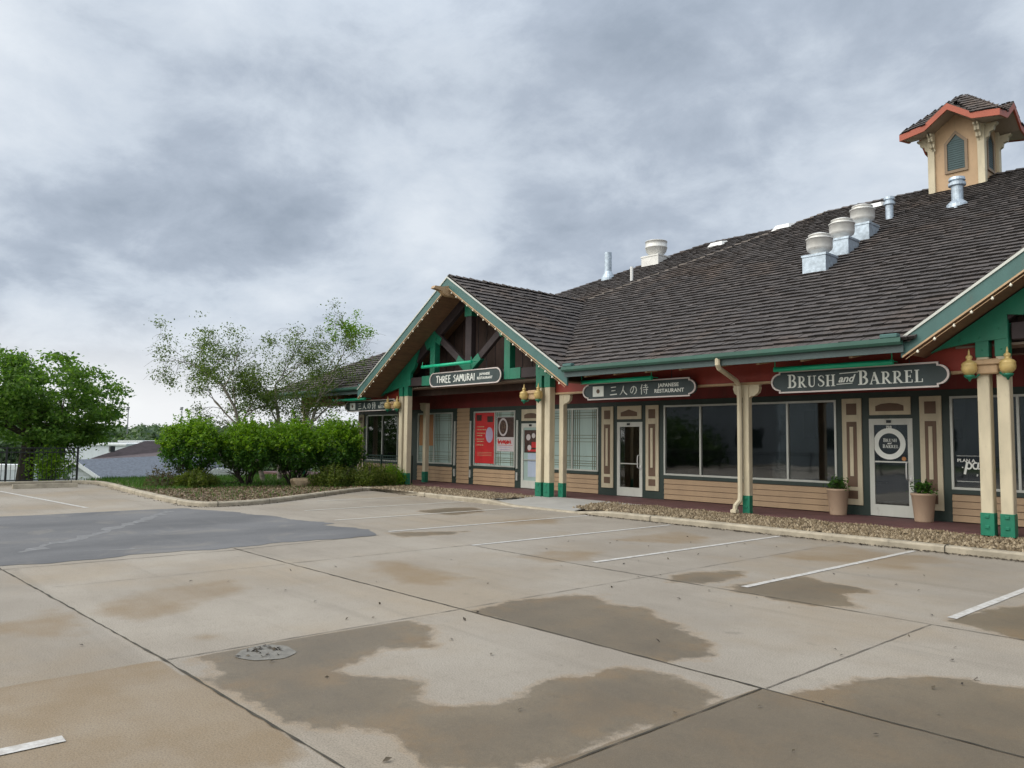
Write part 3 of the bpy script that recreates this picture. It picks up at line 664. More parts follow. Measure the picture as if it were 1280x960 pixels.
# eave beam, ceiling, posts
def onebox(name, mat, *a, par=None, ch=0):
    m_ = MB(); m_.box(*a, ch=ch); return m_.build(name, mat, par or B)
for a, b_, zt in ((-15.1, -4.2, 3.55), (-30.2, -22.4, 3.45)):
    eb = onebox('eave_beam', M['red'], a, b_, 15.12, 15.26, 2.965, zt); onebox('beam_trim', M['salmon'], a, b_, 15.09, 15.28, 2.915, 2.963, par=eb)
for a, b_, y0_, z_ in ((-30.5, -22.9, 15.27, 3.30), (-14.6, -5.0, 15.27, 3.30), (-22.9, -14.6, 15.1, 3.36), (-5.0, 6, 15.1, 3.36)): onebox('porch_ceiling', M['ceiling'], a, b_, y0_, 16.88, z_, z_+.04)
for x, y0_ in [(x, 14.12) for x in np.arange(-13.1, -5.4, .95)] + [(x, 14.52) for x in np.arange(-31, -24, .95)]:
    mb = MB(); mb.beam((x, y0_, 3.27), (x, 15.11, 3.44), .07, .10); mb.build('rafter_tail', M['salmon'], B)

def post(x, y, w, z1, shoe=True, cap=None, z0=.12):
    p = MB(); p.box(x-w/2, x+w/2, y-w/2, y+w/2, z0, z1, ch=.012); o = p.build('post', M['cream'], B)
    if shoe:
        s = MB(); s.box(x-w/2-.012, x+w/2+.012, y-w/2-.012, y+w/2-.03, z0-.005, .50, ch=.006)
        for dz in (.12, .30):
            s.cbox(Vector((x, y-w/2-.015, .14+dz)), Matrix.Identity(3), (.035, .012, .03), .01)
        s.build('post_shoe', M['green'], o)
    if cap:
        s = MB(); s.box(x-w/2-.010, x+w/2+.010, y-w/2-.010, y+w/2-.02, cap, z1+.01, ch=.006)
        for dz in np.arange(cap+.12, z1, .27): s.ico((x, y-w/2-.012, dz), .014, 1)
        s.build('post_cap', M['green'], o)
    return o
for x in (-4.52, -4.22, 3.42, 3.72): post(x, 15.0, .19, 3.72, cap=3.16)
for x in (-15.55, -15.22): post(x, 15.0, .21, 3.72, cap=3.11)
for x in (-22.42, -22.10): post(x, 15.0, .20, 3.60, cap=3.11)
def corbel(x, y, s, z=2.64):
    c_ = MB(); poly = [(0, .32), (.27*s, .32), (.27*s, .27), (.23*s, .25), (.25*s, .20), (.22*s, .10), (.13*s, .03), (.05*s, .02), (0, -.02)]
    c_.prism(poly, (x, y+.05, z), (1, 0, 0), (0, 0, 1), (0, -1, 0), .10); return c_.build('corbel', M['cream'], B)
post(-9.25, 15.2, .15, 2.92); corbel(-9.32, 15.2, -1); corbel(-9.17, 15.2, 1)
post(-14.92, 15.22, .16, 2.92); corbel(-14.84, 15.2, 1)
post(-4.30, 15.36, .14, 2.92)
post(-22.85, 16.3, .17, 2.95); corbel(-22.94, 16.3, -1)
post(-30.0, 15.2, .16, 2.92); corbel(-29.92, 15.2, 1); corbel(-30.08, 15.2, -1)

# ---- roofs
def roofplane(name, pts, udir, exposure=.28, mat='shake', parent=B, seed=1, t0=.046, holes=None, wr=(.11, .26)):
    """shake-covered plane through pts; udir runs along the eave, courses climb across it"""
    rnd = random.Random(seed); pts = [Vector(p) for p in pts]; u = Vector(udir).normalized()
    nrm = Vector((0, 0, 0))
    for i in range(1, len(pts)-1): nrm += (pts[i]-pts[0]).cross(pts[i+1]-pts[0])
    nrm.normalize()
    if nrm.z < 0: nrm = -nrm
    v = nrm.cross(u).normalized()
    if v.z < 0: v = -v
    o = pts[0]; Q = [((p-o).dot(u), (p-o).dot(v)) for p in pts]
    mb = MB(); mb.add([p - nrm*.03 for p in pts], [tuple(range(len(pts)))])
    vmin = min(q[1] for q in Q); vmax = max(q[1] for q in Q); k = 0
    y = vmin
    while y < vmax - .02:
        ym = min(y + exposure*.5, vmax-.01); xsn = []
        for (a, b_), (c_, d_) in zip(Q, Q[1:]+Q[:1]):
            if (b_ > ym) != (d_ > ym): xsn.append(a + (ym-b_)/(d_-b_)*(c_-a))
        xsn.sort()
        for xa, xb in zip(xsn[::2], xsn[1::2]):
            x = xa - rnd.uniform(0, .1)
            while x < xb:
                w_ = rnd.uniform(*wr); a = max(x, xa); b_ = min(x+w_, xb); x += w_ + .009
                if b_-a < .03: continue
                yb = y + rnd.uniform(-.018, .018) - (.05 if rnd.random() < .015 else 0); t = t0*rnd.uniform(.8, 1.2); tilt = rnd.uniform(-.004, .004)
                yt = min(yb + exposure*1.5, vmax+.02)
                def W3(xx, yy, hh): return o + u*xx + v*yy + nrm*hh
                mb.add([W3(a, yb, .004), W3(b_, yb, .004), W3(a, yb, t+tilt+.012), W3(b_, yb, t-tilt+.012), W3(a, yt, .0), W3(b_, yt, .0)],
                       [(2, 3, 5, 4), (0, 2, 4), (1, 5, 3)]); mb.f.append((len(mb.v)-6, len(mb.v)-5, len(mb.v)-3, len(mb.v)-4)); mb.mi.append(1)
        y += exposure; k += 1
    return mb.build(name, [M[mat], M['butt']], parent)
def ridgecap(p, q, up=(0, 0, 1), side=(0, 1, 0), w=.16, parent=B, mat='shake'):
    p = Vector(p); q = Vector(q); L = (q-p).length; d = (q-p)/L; side = Vector(side); mb = MB(); s = 0
    while s < L:
        a = p + d*s; b_ = p + d*min(s+.42, L); h0 = .075*random.uniform(.8, 1.2); h1 = .03
        mb.add([a+side*w+Vector((0, 0, h0-.09)), a+Vector((0, 0, h0)), a-side*w+Vector((0, 0, h0-.09)), b_+side*w+Vector((0, 0, h1-.09)), b_+Vector((0, 0, h1)), b_-side*w+Vector((0, 0, h1-.09)),
                a+side*w+Vector((0, 0, h0-.12)), a-side*w+Vector((0, 0, h0-.12)), a+Vector((0, 0, h0-.035))],
               [(0, 1, 4, 3), (1, 2, 5, 4), (0, 6, 8, 1), (1, 8, 7, 2)]); s += .27
    return mb.build('ridge_cap', M[mat], parent)
SA = .51
def zA(y): return 3.5 + SA*(y-14.05)
def zC(y): return 3.5 + SA*(y-14.45)
YR = 26.9; ZR = zA(YR)
def PA(x, y): return (x, y, zA(y))
def PC(x, y): return (x, y, zC(y))
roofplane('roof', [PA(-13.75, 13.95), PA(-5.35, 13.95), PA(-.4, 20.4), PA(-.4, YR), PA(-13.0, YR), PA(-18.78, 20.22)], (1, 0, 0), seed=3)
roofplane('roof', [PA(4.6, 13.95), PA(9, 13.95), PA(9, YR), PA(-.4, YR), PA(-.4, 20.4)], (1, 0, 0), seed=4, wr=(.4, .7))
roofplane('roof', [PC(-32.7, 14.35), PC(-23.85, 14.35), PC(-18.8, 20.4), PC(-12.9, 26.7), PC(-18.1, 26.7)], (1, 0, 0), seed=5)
# hip face of the raised front block down to the lower roof, hidden back slopes
mb = MB(); A1, A2 = Vector(PA(-18.78, 20.22)), Vector(PA(-13.0, YR)); dn = Vector((-.45, .1, -.5))
mb.add([A1, A2, A2+dn, A1+dn], [(0, 1, 2, 3)]); mb.build('hip_edge', M['shake'], B)
mb = MB(); mb.add([(-13, YR, ZR), (9, YR, ZR), (9, 37, 5), (-18, 37, 5)], [(0, 1, 2, 3)])
mb.add([(-32.7, 14.45, 3.45), (-18.1, 26.7, zC(26.7)), (-18.1, 28, zC(26.7)), (-32.7, 37, 3.5)], [(0, 1, 2, 3)])
mb.add([(-18.1, 26.7, zC(26.7)), (-12.5, 26.7, zC(26.7)), (-12, 37, 4.4), (-32.7, 37, 3.5)], [(0, 1, 2, 3)])
mb.build('back_roof', M['shake'], B)
ridgecap(PA(-18.7, 20.3), PA(-13.0, YR), side=(.7, -.6, 0), w=.12, mat='hipcap')
ridgecap(PA(-13.0, YR), PA(9, YR))
ridgecap(PC(-32.6, 14.45), PC(-18.1, 26.7), side=(.7, -.7, 0))
ridgecap(PC(-18.1, 26.7), PC(-13.2, 26.7))

def gable(xc, hw, s, ze, yf, yb, left_only=False, seed=10):
    zr = ze + s*hw
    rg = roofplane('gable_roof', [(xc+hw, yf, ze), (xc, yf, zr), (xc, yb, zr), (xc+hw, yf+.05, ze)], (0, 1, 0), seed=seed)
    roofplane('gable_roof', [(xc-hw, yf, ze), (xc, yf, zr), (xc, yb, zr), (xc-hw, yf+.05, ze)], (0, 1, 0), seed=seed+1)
    ridgecap((xc, yf+.02, zr), (xc, yb, zr), side=(1, 0, 0), w=.18)
    n_ = math.sqrt(1+s*s)
    for sg in (1, -1):
        fb = MB()
        fb.prism([(sg*hw*1.005, ze-.005*s), (0, zr), (0, zr-.33), (sg*hw*1.005, ze-.33)], (xc, yf, -.035), (1, 0, 0), (0, 0, 1), (0, -1, 0), .05)
        fo = fb.build('fascia_board', M['teal'], B)
        tr_ = MB(); tr_.prism([(sg*hw*1.008, ze+.015), (0, zr+.02), (0, zr-.03), (sg*hw*1.008, ze-.035)], (xc, yf-.051, -.035), (1, 0, 0), (0, 0, 1), (0, -1, 0), .022); tr_.build('drip_edge', M['alu'], fo)
        tr_ = MB(); tr_.prism([(sg*hw*1.0, ze-.30), (0, zr-.30), (0, zr-.335), (sg*hw*1.0, ze-.335)], (xc, yf-.0515, -.035), (1, 0, 0), (0, 0, 1), (0, -1, 0), .014); tr_.build('lower_trim', M['salmon'], fo)
        so = MB(); so.add([(xc+sg*hw, yf, ze-.29), (xc, yf, zr-.29), (xc, yf+1.6, zr-.29), (xc+sg*hw, yf+1.6, ze-.29), (xc+sg*hw, yf, ze-.25), (xc, yf, zr-.25), (xc, yf+1.6, zr-.25), (xc+sg*hw, yf+1.6, ze-.25)],
            [(0, 1, 2, 3), (4, 7, 6, 5), (0, 4, 5, 1), (2, 6, 7, 3), (0, 3, 7, 4)]); so.build('soffit', M['soffit'], B)
    return zr
GL = (-18.75, 5.08, .635, 3.40)
ZG = gable(*GL, 14.1, 20.2, seed=20)
GR = (-.4, 5.1, .66, 3.52)
ZG2 = gable(*GR, 14.1, 20.6, seed=30)
# ridge beam end
mb = MB(); mb.prism([(-.55, 0.02), (-.50, .10), (-.25, .10), (0, .16), (.95, .16), (.95, -.16), (.0, -.16), (-.16, -.12), (-.28, -.02)], (-18.66, 14.05, ZG-.48), (0, 1, 0), (0, 0, 1), (-1, 0, 0), .18)
mb.build('ridge_beam', M['salmon'], B)

def truss(xc, hw, s, ze, y, posts):
    zr = ze + s*hw - .30
    t = MB(); D_ = .30
    def zr_at(x): return zr - s*abs(x-xc)
    for sg in (1, -1):
        t.beam((xc+sg*.03, y, zr-D_*.6), (xc+sg*hw*.80, y, zr-D_*.6-s*hw*.80), .16, D_, ch=.01)
        t.beam((xc+sg*.05, y-.012, 3.86), (xc+sg*1.78, y-.012, 5.02+.08), .13, .22, ch=.01)
    t.box(xc-hw*.72, xc+hw*.72, y-.09, y+.09, 3.43, 3.72, ch=.01)
    t.box(xc-.15, xc+.15, y-.10, y+.10, 3.72, zr-.2, ch=.01)
    o = t.build('gable_truss', M['dark'], B)
    def plate(fn):
        g2 = MB(); fn(g2); g2.build('gusset_plate', M['green'], o)
    yy = y-.115
    for sg in (1, -1):
        def a(g2, sg=sg):
            x1 = xc+sg*1.85; g2.box(x1-.13, x1+.13, yy, y+.10, 3.42, zr_at(x1)-.1, ch=.006)
        plate(a)
        def b2(g2, sg=sg):
            x1 = xc+sg*1.98; g2.box(min(x1, x1+sg*.45), max(x1, x1+sg*.45), yy, y+.10, 3.415, 3.735, ch=.006)
        plate(b2)
        def c2(g2, sg=sg):
            g2.beam((xc+sg*1.45, y-.015, 4.80), (xc+sg*1.82, y-.015, 5.05), .165, .25, ch=.006)
        plate(c2)
        def d2(g2, sg=sg):
            g2.beam((xc+sg*.10, y-.02, 3.88), (xc+sg*.55, y-.02, 4.19), .165, .25, ch=.006)
        plate(d2)
        def e2(g2, sg=sg):
            x0 = xc+sg*1.7; x1 = xc+sg*2.25
            g2.beam((x0, y-.02, zr_at(x0)-D_*.6), (x1, y-.02, zr_at(x1)-D_*.6), .175, .31, ch=.006)
        plate(e2)
        def f2(g2, sg=sg):
            zs_ = lambda r_: zr-s*r_
            pts = [(sg*hw*.97, zs_(hw*.97)-.03), (sg*(posts-.75), zs_(posts-.75)-.03), (sg*(posts-.52), zs_(posts-.52)-.46), (sg*(posts-.28), 3.86), (sg*(posts-.28), 3.46), (sg*(posts+.30), 3.42), (sg*hw*.93, zs_(hw*.93)-.10)]
            g2.prism(pts, (xc, y-.02, 0), (1, 0, 0), (0, 0, 1), (0, -1, 0), .10)
            for i in range(3): g2.ico((xc+sg*(posts-.15+.3*i), y-.125, 3.52-.02*i+.12*(i == 0)), .016, 1)
        plate(f2)
    plate(lambda g2: g2.box(xc-.17, xc+.17, yy-.005, y+.11, zr-.85, zr-.3, ch=.006))
    plate(lambda g2: g2.box(xc-.17, xc+.17, yy-.005, y+.11, 3.42, 3.98, ch=.006))
    w = MB(); w.prism([(-hw*.9, ze-.25), (hw*.9, ze-.25), (hw*.9, ze+.05), (0, zr), (-hw*.9, ze+.05)], (xc, 15.66, 0), (1, 0, 0), (0, 0, 1), (0, 1, 0), .05); w.build('gable_wall', M['brownwall'], B)
    for i in range(-10, 11):
        x = xc+i*.42
        if zr_at(x)-.2 > 3.5: onebox('gable_batten', M['dark'], x-.012, x+.012, 15.648, 15.658, 3.41, zr_at(x)-.1)
truss(*GL, 15.0, 3.36)
truss(*GR, 15.0, 4.0)

# gutters, eave boards
def gutter(x0, x1, y):
    g2 = MB(); prof = [(0, .12), (0, 0), (-.085, 0), (-.12, .045), (-.12, .12), (-.105, .12), (-.10, .055), (-.08, .02), (-.015, .02), (-.015, .12)]
    g2.prism(prof, (x0, y, 3.375), (0, 1, 0), (0, 0, 1), (1, 0, 0), x1-x0); go = g2.build('gutter', M['gutter'], B)
    f2 = MB(); f2.box(x0, x1, y+.003, y+.04, 3.245, 3.43); f2.build('eave_board', M['gutterlow'], B)
    for x in (x0+.05, x1-.35): onebox('gutter_guard', M['lampgreen'] if 0 else M['teal'], x, x+.30, y-.125, y+.02, 3.498, 3.57, par=go, ch=.012)
gutter(-13.68, -5.46, 13.98); gutter(-32.7, -23.85, 14.38)
d_ = MB()
pth = [(-9.16, 13.93, 3.40), (-9.16, 13.93, 3.27), (-9.18, 14.02, 3.19), (-9.32, 14.86, 3.00), (-9.34, 15.02, 2.90), (-9.34, 15.04, 2.6), (-9.34, 15.04, .55), (-9.34, 15.02, .40), (-9.40, 14.94, .28), (-9.41, 14.92, .14)]
d_.tube(pth, .055, 8); d_.box(-9.48, -9.34, 14.85, 14.99, .125, .2, ch=.01); d_.build('downspout', M['cream'], B, False)

# ---- cupola
CX0, CX1, CY0, CY1 = -9.24, -7.62, 25.95, 27.55
ZE = 11.55
mb = MB(); mb.box(CX0+.1, CX1-.1, CY0+.08, CY1-.08, 9.3, 12.0); cup = mb.build('cupola', M['tan'], B)
cup.data.materials[0] = paint('cupola ochre', (.46, .31, .18), .6, .08)
for x in (CX0, CX1-.2):
    for y in (CY0, CY1-.2): onebox('corner_board', M['cream'], x, x+.2, y, y+.2, 9.3, 11.62, par=cup, ch=.01)
cxm = (CX0+CX1)/2; cym = (CY0+CY1)/2
def louvre(o, ex, nrm_):
    poly = [(-.33, 10.15), (.33, 10.15), (.33, 11.12), (0, 11.48), (-.33, 11.12)]; inn = [(-.25, 10.23), (.25, 10.23), (.25, 11.08), (0, 11.36), (-.25, 11.08)]
    a = MB(); a.ring(poly, inn, o, ex, (0, 0, 1), nrm_, .05); fr = a.build('louvre_frame', M['tan'], cup)
    a = MB(); a.prism(inn, Vector(o)-Vector(nrm_)*.0, ex, (0, 0, 1), nrm_, .012)
    for z in np.arange(10.26, 11.2, .07): a.prism([(-.24, z), (.24, z), (.24, z+.035), (-.24, z+.035)], Vector(o)+Vector(nrm_)*.012, ex, (0, 0, 1), nrm_, .016)
    a.build('louvre', paint('louvre teal', (.035, .075, .08), .5, .2), cup)
louvre((cxm, CY0+.08, 0), (1, 0, 0), (0, -1, 0)); louvre((CX1-.1, cym, 0), (0, 1, 0), (1, 0, 0))
# roof: pyramid with a gablet over each side
H_ = 1.42; E_ = ZE; pk = 12.74; gp_ = 12.16; gw = .68
def cupside(rot):
    R = Matrix.Rotation(rot, 3, 'Z'); c0 = Vector((cxm, cym, 0))
    T = lambda x, y, z: c0 + R @ Vector((x, y, z))
    # fascia: corner - gablet foot - peak - foot - corner
    line = [(-H_, E_), (-gw, E_+.12), (0, gp_), (gw, E_+.12), (H_, E_)]
    fz = MB()
    for (a, za), (b_, zb) in zip(line, line[1:]):
        vs = [T(a, -H_, za), T(b_, -H_, zb), T(b_, -H_, zb-.2), T(a, -H_, za-.2)]; vs += [v_ + R @ Vector((0, .05, 0)) for v_ in vs]
        fz.add(vs, [(0, 1, 2, 3), (7, 6, 5, 4), (0, 4, 5, 1), (3, 2, 6, 7)])
    fz.build('cupola_fascia', M['orange'], cup)
    sf = MB()
    sf.add([T(-H_, -H_, E_-.17), T(-gw, -H_+.02, E_-.05), T(0, -H_+.02, gp_-.17), T(gw, -H_+.02, E_-.05), T(H_, -H_, E_-.17), T(.75, -.7, E_-.08), T(0, -.7, gp_-.15), T(-.75, -.7, E_-.08)],
           [(0, 1, 7), (1, 2, 6, 7), (2, 3, 5, 6), (3, 4, 5)])
    sf.build('cupola_soffit', M['taupe'], cup)
    # gablet roof and hip planes
    yv = -H_ + (pk-gp_)*0 + .78
    for sg in (1, -1):
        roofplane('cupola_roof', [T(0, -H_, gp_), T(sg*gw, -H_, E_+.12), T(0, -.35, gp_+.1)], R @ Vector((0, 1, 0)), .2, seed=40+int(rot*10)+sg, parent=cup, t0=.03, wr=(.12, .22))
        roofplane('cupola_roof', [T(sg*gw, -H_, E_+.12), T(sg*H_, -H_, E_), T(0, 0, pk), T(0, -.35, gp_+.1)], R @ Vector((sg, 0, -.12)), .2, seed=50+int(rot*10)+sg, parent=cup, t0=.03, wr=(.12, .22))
    for sg in (1, -1):
        cb = MB(); poly = [(0, 0), (.34, 0), (.34, -.06), (.26, -.10), (.24, -.22), (.12, -.26), (.10, -.38), (.03, -.42), (0, -.5)]
        cb.prism(poly, T(sg*.66, -.80, E_-.10), R @ Vector((0, -1, 0)), (0, 0, 1), R @ Vector((1, 0, 0)), .09)
        cb.prism(poly, T(sg*.80, -.70, E_-.10), R @ Vector((sg, 0, 0)), (0, 0, 1), R @ Vector((0, 1, 0)), .09)
        cb.build('corbel', M['cream'], cup)
for k in range(4): cupside(k*math.pi/2)

# ---- roof vents and fans
def fan(x, y, zb, w, parent=B, big=False):
    h = MB(); r = w*.51; zt = zb + (.34 if not big else .34)
    prof = [(r*.60, zt), (r*.62, zt+.05), (r*.72, zt+.09), (r*.94, zt+.15), (r*1.0, zt+.21), (r*1.0, zt+.42), (r*1.05, zt+.425), (r*1.05, zt+.45), (r*.82, zt+.46), (r*.80, zt+.52), (r*.86, zt+.525), (r*.86, zt+.55), (r*.45, zt+.60), (.01, zt+.615)]
    if big: prof = [(r*.55, zt), (r*.62, zt+.05), (r*.92, zt+.20), (r*1.0, zt+.34), (r*1.03, zt+.35), (r*1.03, zt+.38), (r*1.0, zt+.385), (r*1.0, zt+.60), (r*1.03, zt+.605), (r*1.0, zt+.63), (.01, zt+.63)]
    h.lathe(prof, (x, y, 0), 28); o = h.build('exhaust_fan', M['fanmetal'], parent, False)
    for p in o.data.polygons: p.use_smooth = abs(p.normal.z) < .9
    c_ = MB(); c_.box(x-w/2, x+w/2, y-w/2, y+w/2, zb-.5, zt, ch=.006); c_.box(x-w/2-.02, x+w/2+.02, y-w/2-.02, y+w/2+.02, zt-.06, zt+.002, ch=.004)
    c_.build('curb_box', M['fanmetal'] if big else M['galv'], o)
for i, y in enumerate((19.35, 20.65, 21.95)): fan(-9.6, y, zA(y)+.02, .64)
fan(-19.4, 25.15, zC(25.15)-.1, .86, big=True)
def pipe(x, y, zb, r, h, flare=True, cap=True, mat='galv'):
    p = MB(); prof = [(r*(2.0 if flare else 1), zb-.15), (r*(1.9 if flare else 1), zb+.02), (r, zb+h*.28), (r, zb+h)]
    if cap: prof += [(r*1.1, zb+h), (r*1.5, zb+h+.02), (r*1.5, zb+h+.10), (r*1.1, zb+h+.11), (r*1.1, zb+h+.16), (r*1.45, zb+h+.17), (r*1.35, zb+h+.25), (.01, zb+h+.28)]
    else: prof += [(r*.9, zb+h), (.01, zb+h)]
    p.lathe(prof, (x, y, 0), 18); return p.build('vent_pipe', M[mat], B)
pipe(-9.55, 23.7, zA(23.7), .11, .42, flare=False); pipe(-7.68, 23.7, zA(23.7), .15, .55)
pipe(-20.9, 23.9, zC(23.9), .15, 1.1, cap=False); pipe(-18.75, 22.8, zC(22.8), .06, .55, False, False, 'whiteplastic')
for x, y, zf in ((-17.1, 26.1, zC), (-14.1, 25.75, zA), (-10.95, 26.0, zA)):
    p = MB(); z = zf(y); p.add([(x-.35, y-.3, zf(y-.3)+.02), (x+.35, y-.3, zf(y-.3)+.02), (x+.25, y-.12, z+.10), (x-.25, y-.12, z+.10), (x-.3, y+.3, zf(y+.3)+.03), (x+.3, y+.3, zf(y+.3)+.03)],
        [(0, 1, 2, 3), (3, 2, 5, 4), (0, 3, 4), (1, 5, 2)]); p.build('roof_vent', M['whiteplastic'], B)

# ------------------------------------------------------------------ lettering
def text_mb(mb, s, x, y, z, size, bold=0.0, depth=.006, shear=0, width=1.0, spacing=1.0, mi=0):
    cu = bpy.data.curves.new('lettering', 'FONT'); cu.body = s; cu.size = size; cu.offset = bold; cu.shear = shear; cu.extrude = depth/2; cu.space_character = spacing
    ob = bpy.data.objects.new('lettering', cu); col.objects.link(ob)
    dg = bpy.context.evaluated_depsgraph_get(); me = bpy.data.meshes.new_from_object(ob.evaluated_get(dg))
    mb.add([(x+v.co.x*width, y-v.co.z, z+v.co.y) for v in me.vertices], [tuple(p.vertices) for p in me.polygons], mi)
    w = max(v.co.x for v in me.vertices)*width
    bpy.data.objects.remove(ob); bpy.data.curves.remove(cu); bpy.data.meshes.remove(me)
    return w
_dz = [0]
def stroke(mb, pts, ws, x, y, z, sc, depth=.008, mi=0, xs_=1.0):
    if not isinstance(ws, (list, tuple)): ws = [ws]*len(pts)
    _dz[0] = (_dz[0]+1) % 17; dd = depth + _dz[0]*.00025
    L = []; R_ = []; N = len(pts); P = [Vector((p[0]*xs_, p[1])) for p in pts]
    for i in range(N):
        d = (P[min(i+1, N-1)] - P[max(i-1, 0)]); d.normalize(); nn = Vector((-d.y, d.x))*ws[i]/2
        L.append(P[i]+nn); R_.append(P[i]-nn)
    k = N; vs = []
    for q in (L, R_): vs += [(x+p.x*sc, y-dd, z+p.y*sc) for p in q]
    for q in (L, R_): vs += [(x+p.x*sc, y, z+p.y*sc) for p in q]
    fs = [(i, i+1, k+i+1, k+i) for i in range(N-1)] + [(2*k+i, i, i+1, 2*k+i+1)[::1] for i in range(N-1)] + [(k+i, 3*k+i, 3*k+i+1, k+i+1) for i in range(N-1)] + [(0, k, 3*k, 2*k), (N-1, k+N-1, 3*k+N-1, 2*k+N-1)]
    mb.add(vs, fs, mi)
def arc(cx, cy, rx, ry, a0, a1, n_=9): return [(cx+rx*math.cos(rad(a0+(a1-a0)*i/(n_-1))), cy+ry*math.sin(rad(a0+(a1-a0)*i/(n_-1)))) for i in range(n_)]
def aw(a, b_, n_=9): return [a+(b_-a)*math.sin(math.pi*i/(n_-1)) for i in range(n_)]
def sf(a, b_, y): return ([(a, y), (b_, y)], .055)
ST = ([(.2, 0), (.2, 1)], .17)
SERIF = {
 'B': (.74, [ST, sf(.02, .36, .027), sf(.02, .36, .973), (arc(.33, .745, .24, .228, 90, -90), aw(.055, .15)), (arc(.35, .272, .28, .245, 90, -90), aw(.055, .16))]),
 'R': (.84, [ST, sf(.02, .38, .027), sf(.02, .36, .973), (arc(.34, .725, .25, .248, 90, -90), aw(.055, .15)), ([(.34, .50), (.70, .03)], .15), sf(.62, .86, .027)]),
 'U': (.86, [([(.2, 1), (.2, .32)], .16), (arc(.43, .31, .23, .27, 180, 360), [.16, .15, .14, .12, .10, .08, .07, .06, .06]), ([(.66, .30), (.66, 1)], .065), sf(.02, .38, .973), sf(.52, .82, .973)]),
 'S': (.66, [([(.54, .74), (.52, .90), (.34, .965), (.16, .89), (.13, .74), (.22, .61), (.40, .50), (.55, .37), (.56, .20), (.45, .07), (.28, .035), (.11, .10), (.08, .27)], [.05, .05, .06, .10, .14, .16, .17, .16, .13, .09, .06, .05, .05])]),
 'H': (.92, [ST, ([(.68, 0), (.68, 1)], .17), ([(.2, .5), (.68, .5)], .06), sf(.02, .38, .027), sf(.02, .38, .973), sf(.5, .86, .027), sf(.5, .86, .973)]),
 'A': (.86, [([(.10, .02), (.40, 1)], .065), ([(.38, 1), (.70, .02)], .17), ([(.2, .34), (.58, .34)], .055), sf(0, .24, .027), sf(.52, .88, .027)]),
 'E': (.70, [ST, sf(.02, .62, .027), sf(.02, .58, .973), ([(.2, .51), (.48, .51)], .06), ([(.61, 0), (.61, .24)], .055), ([(.57, .78), (.57, 1)], .055), ([(.48, .40), (.48, .62)], .05)]),
 'L': (.68, [ST, sf(.02, .62, .027), sf(.02, .38, .973), ([(.61, 0), (.61, .27)], .055)])}
def serif(mb, s, x, y, z, h, small=.80, first=True, gap=.05, depth=.008):
    for i, ch in enumerate(s):
        w, st = SERIF[ch]; sc = h if (i == 0 and first) else h*small
        for pts, ws in st: stroke(mb, pts, ws, x, y, z, sc, depth)
        x += (w+gap)*sc
    return x
BRUSH = {'T': (.7, [[(.0, .92), (.66, 1.0)], [(.33, .95), (.28, .0)]]), 'H': (.72, [[(.08, 1), (.1, 0)], [(.62, .95), (.56, .05)], [(.08, .52), (.6, .5)]]),
 'R': (.7, [[(.1, 0), (.12, .98)], [(.05, .95), (.55, .86), (.5, .55), (.12, .48)], [(.25, .5), (.66, .02)]]), 'E': (.62, [[(.12, 1), (.1, 0)], [(.1, .97), (.55, 1.0)], [(.1, .52), (.45, .54)], [(.08, .03), (.56, .0)]]),
 'S': (.62, [[(.52, .95), (.1, .75), (.5, .42), (.45, .12), (.02, .0)]]), 'A': (.74, [[(.02, 0), (.36, 1)], [(.36, 1), (.68, .02)], [(.14, .34), (.56, .4)]]),
 'M': (.86, [[(.04, 0), (.16, 1)], [(.16, 1), (.42, .35)], [(.42, .35), (.66, 1)], [(.66, 1), (.78, 0)]]), 'U': (.72, [[(.1, 1), (.1, .2), (.3, .0), (.52, .15), (.58, 1)]]), 'I': (.3, [[(.14, 1), (.1, 0)]]), ' ': (.45, [])}
def brush(mb, s, x, y, z, h, w=.17):
    for ch in s:
        a, st = BRUSH[ch]; j = random.uniform(-.04, .04)
        for pts in st: stroke(mb, [(p[0], p[1]+j) for p in pts], [w*(1.15 - .45*i/(max(1, len(pts)-1))) for i in range(len(pts))], x, y, z, h)
        x += (a+.05)*h
    return x
KANJI = {'san': [([(.18, .84), (.82, .88)], [.08, .07]), ([(.25, .50), (.74, .53)], [.08, .07]), ([(.06, .10), (.94, .15)], [.09, .10])],
 'hito': [([(.52, .95), (.44, .6), (.28, .28), (.04, .04)], [.09, .09, .07, .02]), ([(.46, .62), (.62, .3), (.96, .05)], [.04, .09, .12])],
 'no': [([(.52, .80), (.45, .45), (.28, .18), (.12, .26), (.10, .48), (.26, .74), (.52, .84), (.78, .72), (.86, .46), (.76, .2), (.52, .04)], [.05, .08, .08, .07, .06, .06, .07, .08, .09, .08, .02])],
 'samurai': [([(.26, .98), (.16, .72), (.02, .52)], [.08, .07, .02]), ([(.18, .70), (.18, .0)], [.07, .08]), ([(.44, .86), (.88, .88)], .065), ([(.66, 1.0), (.66, .66)], .07), ([(.34, .66), (.98, .68)], .07),
             ([(.38, .44), (.96, .46)], .065), ([(.78, .58), (.78, .06), (.66, .02)], [.075, .08, .03]), ([(.48, .30), (.56, .18)], [.05, .09])]}

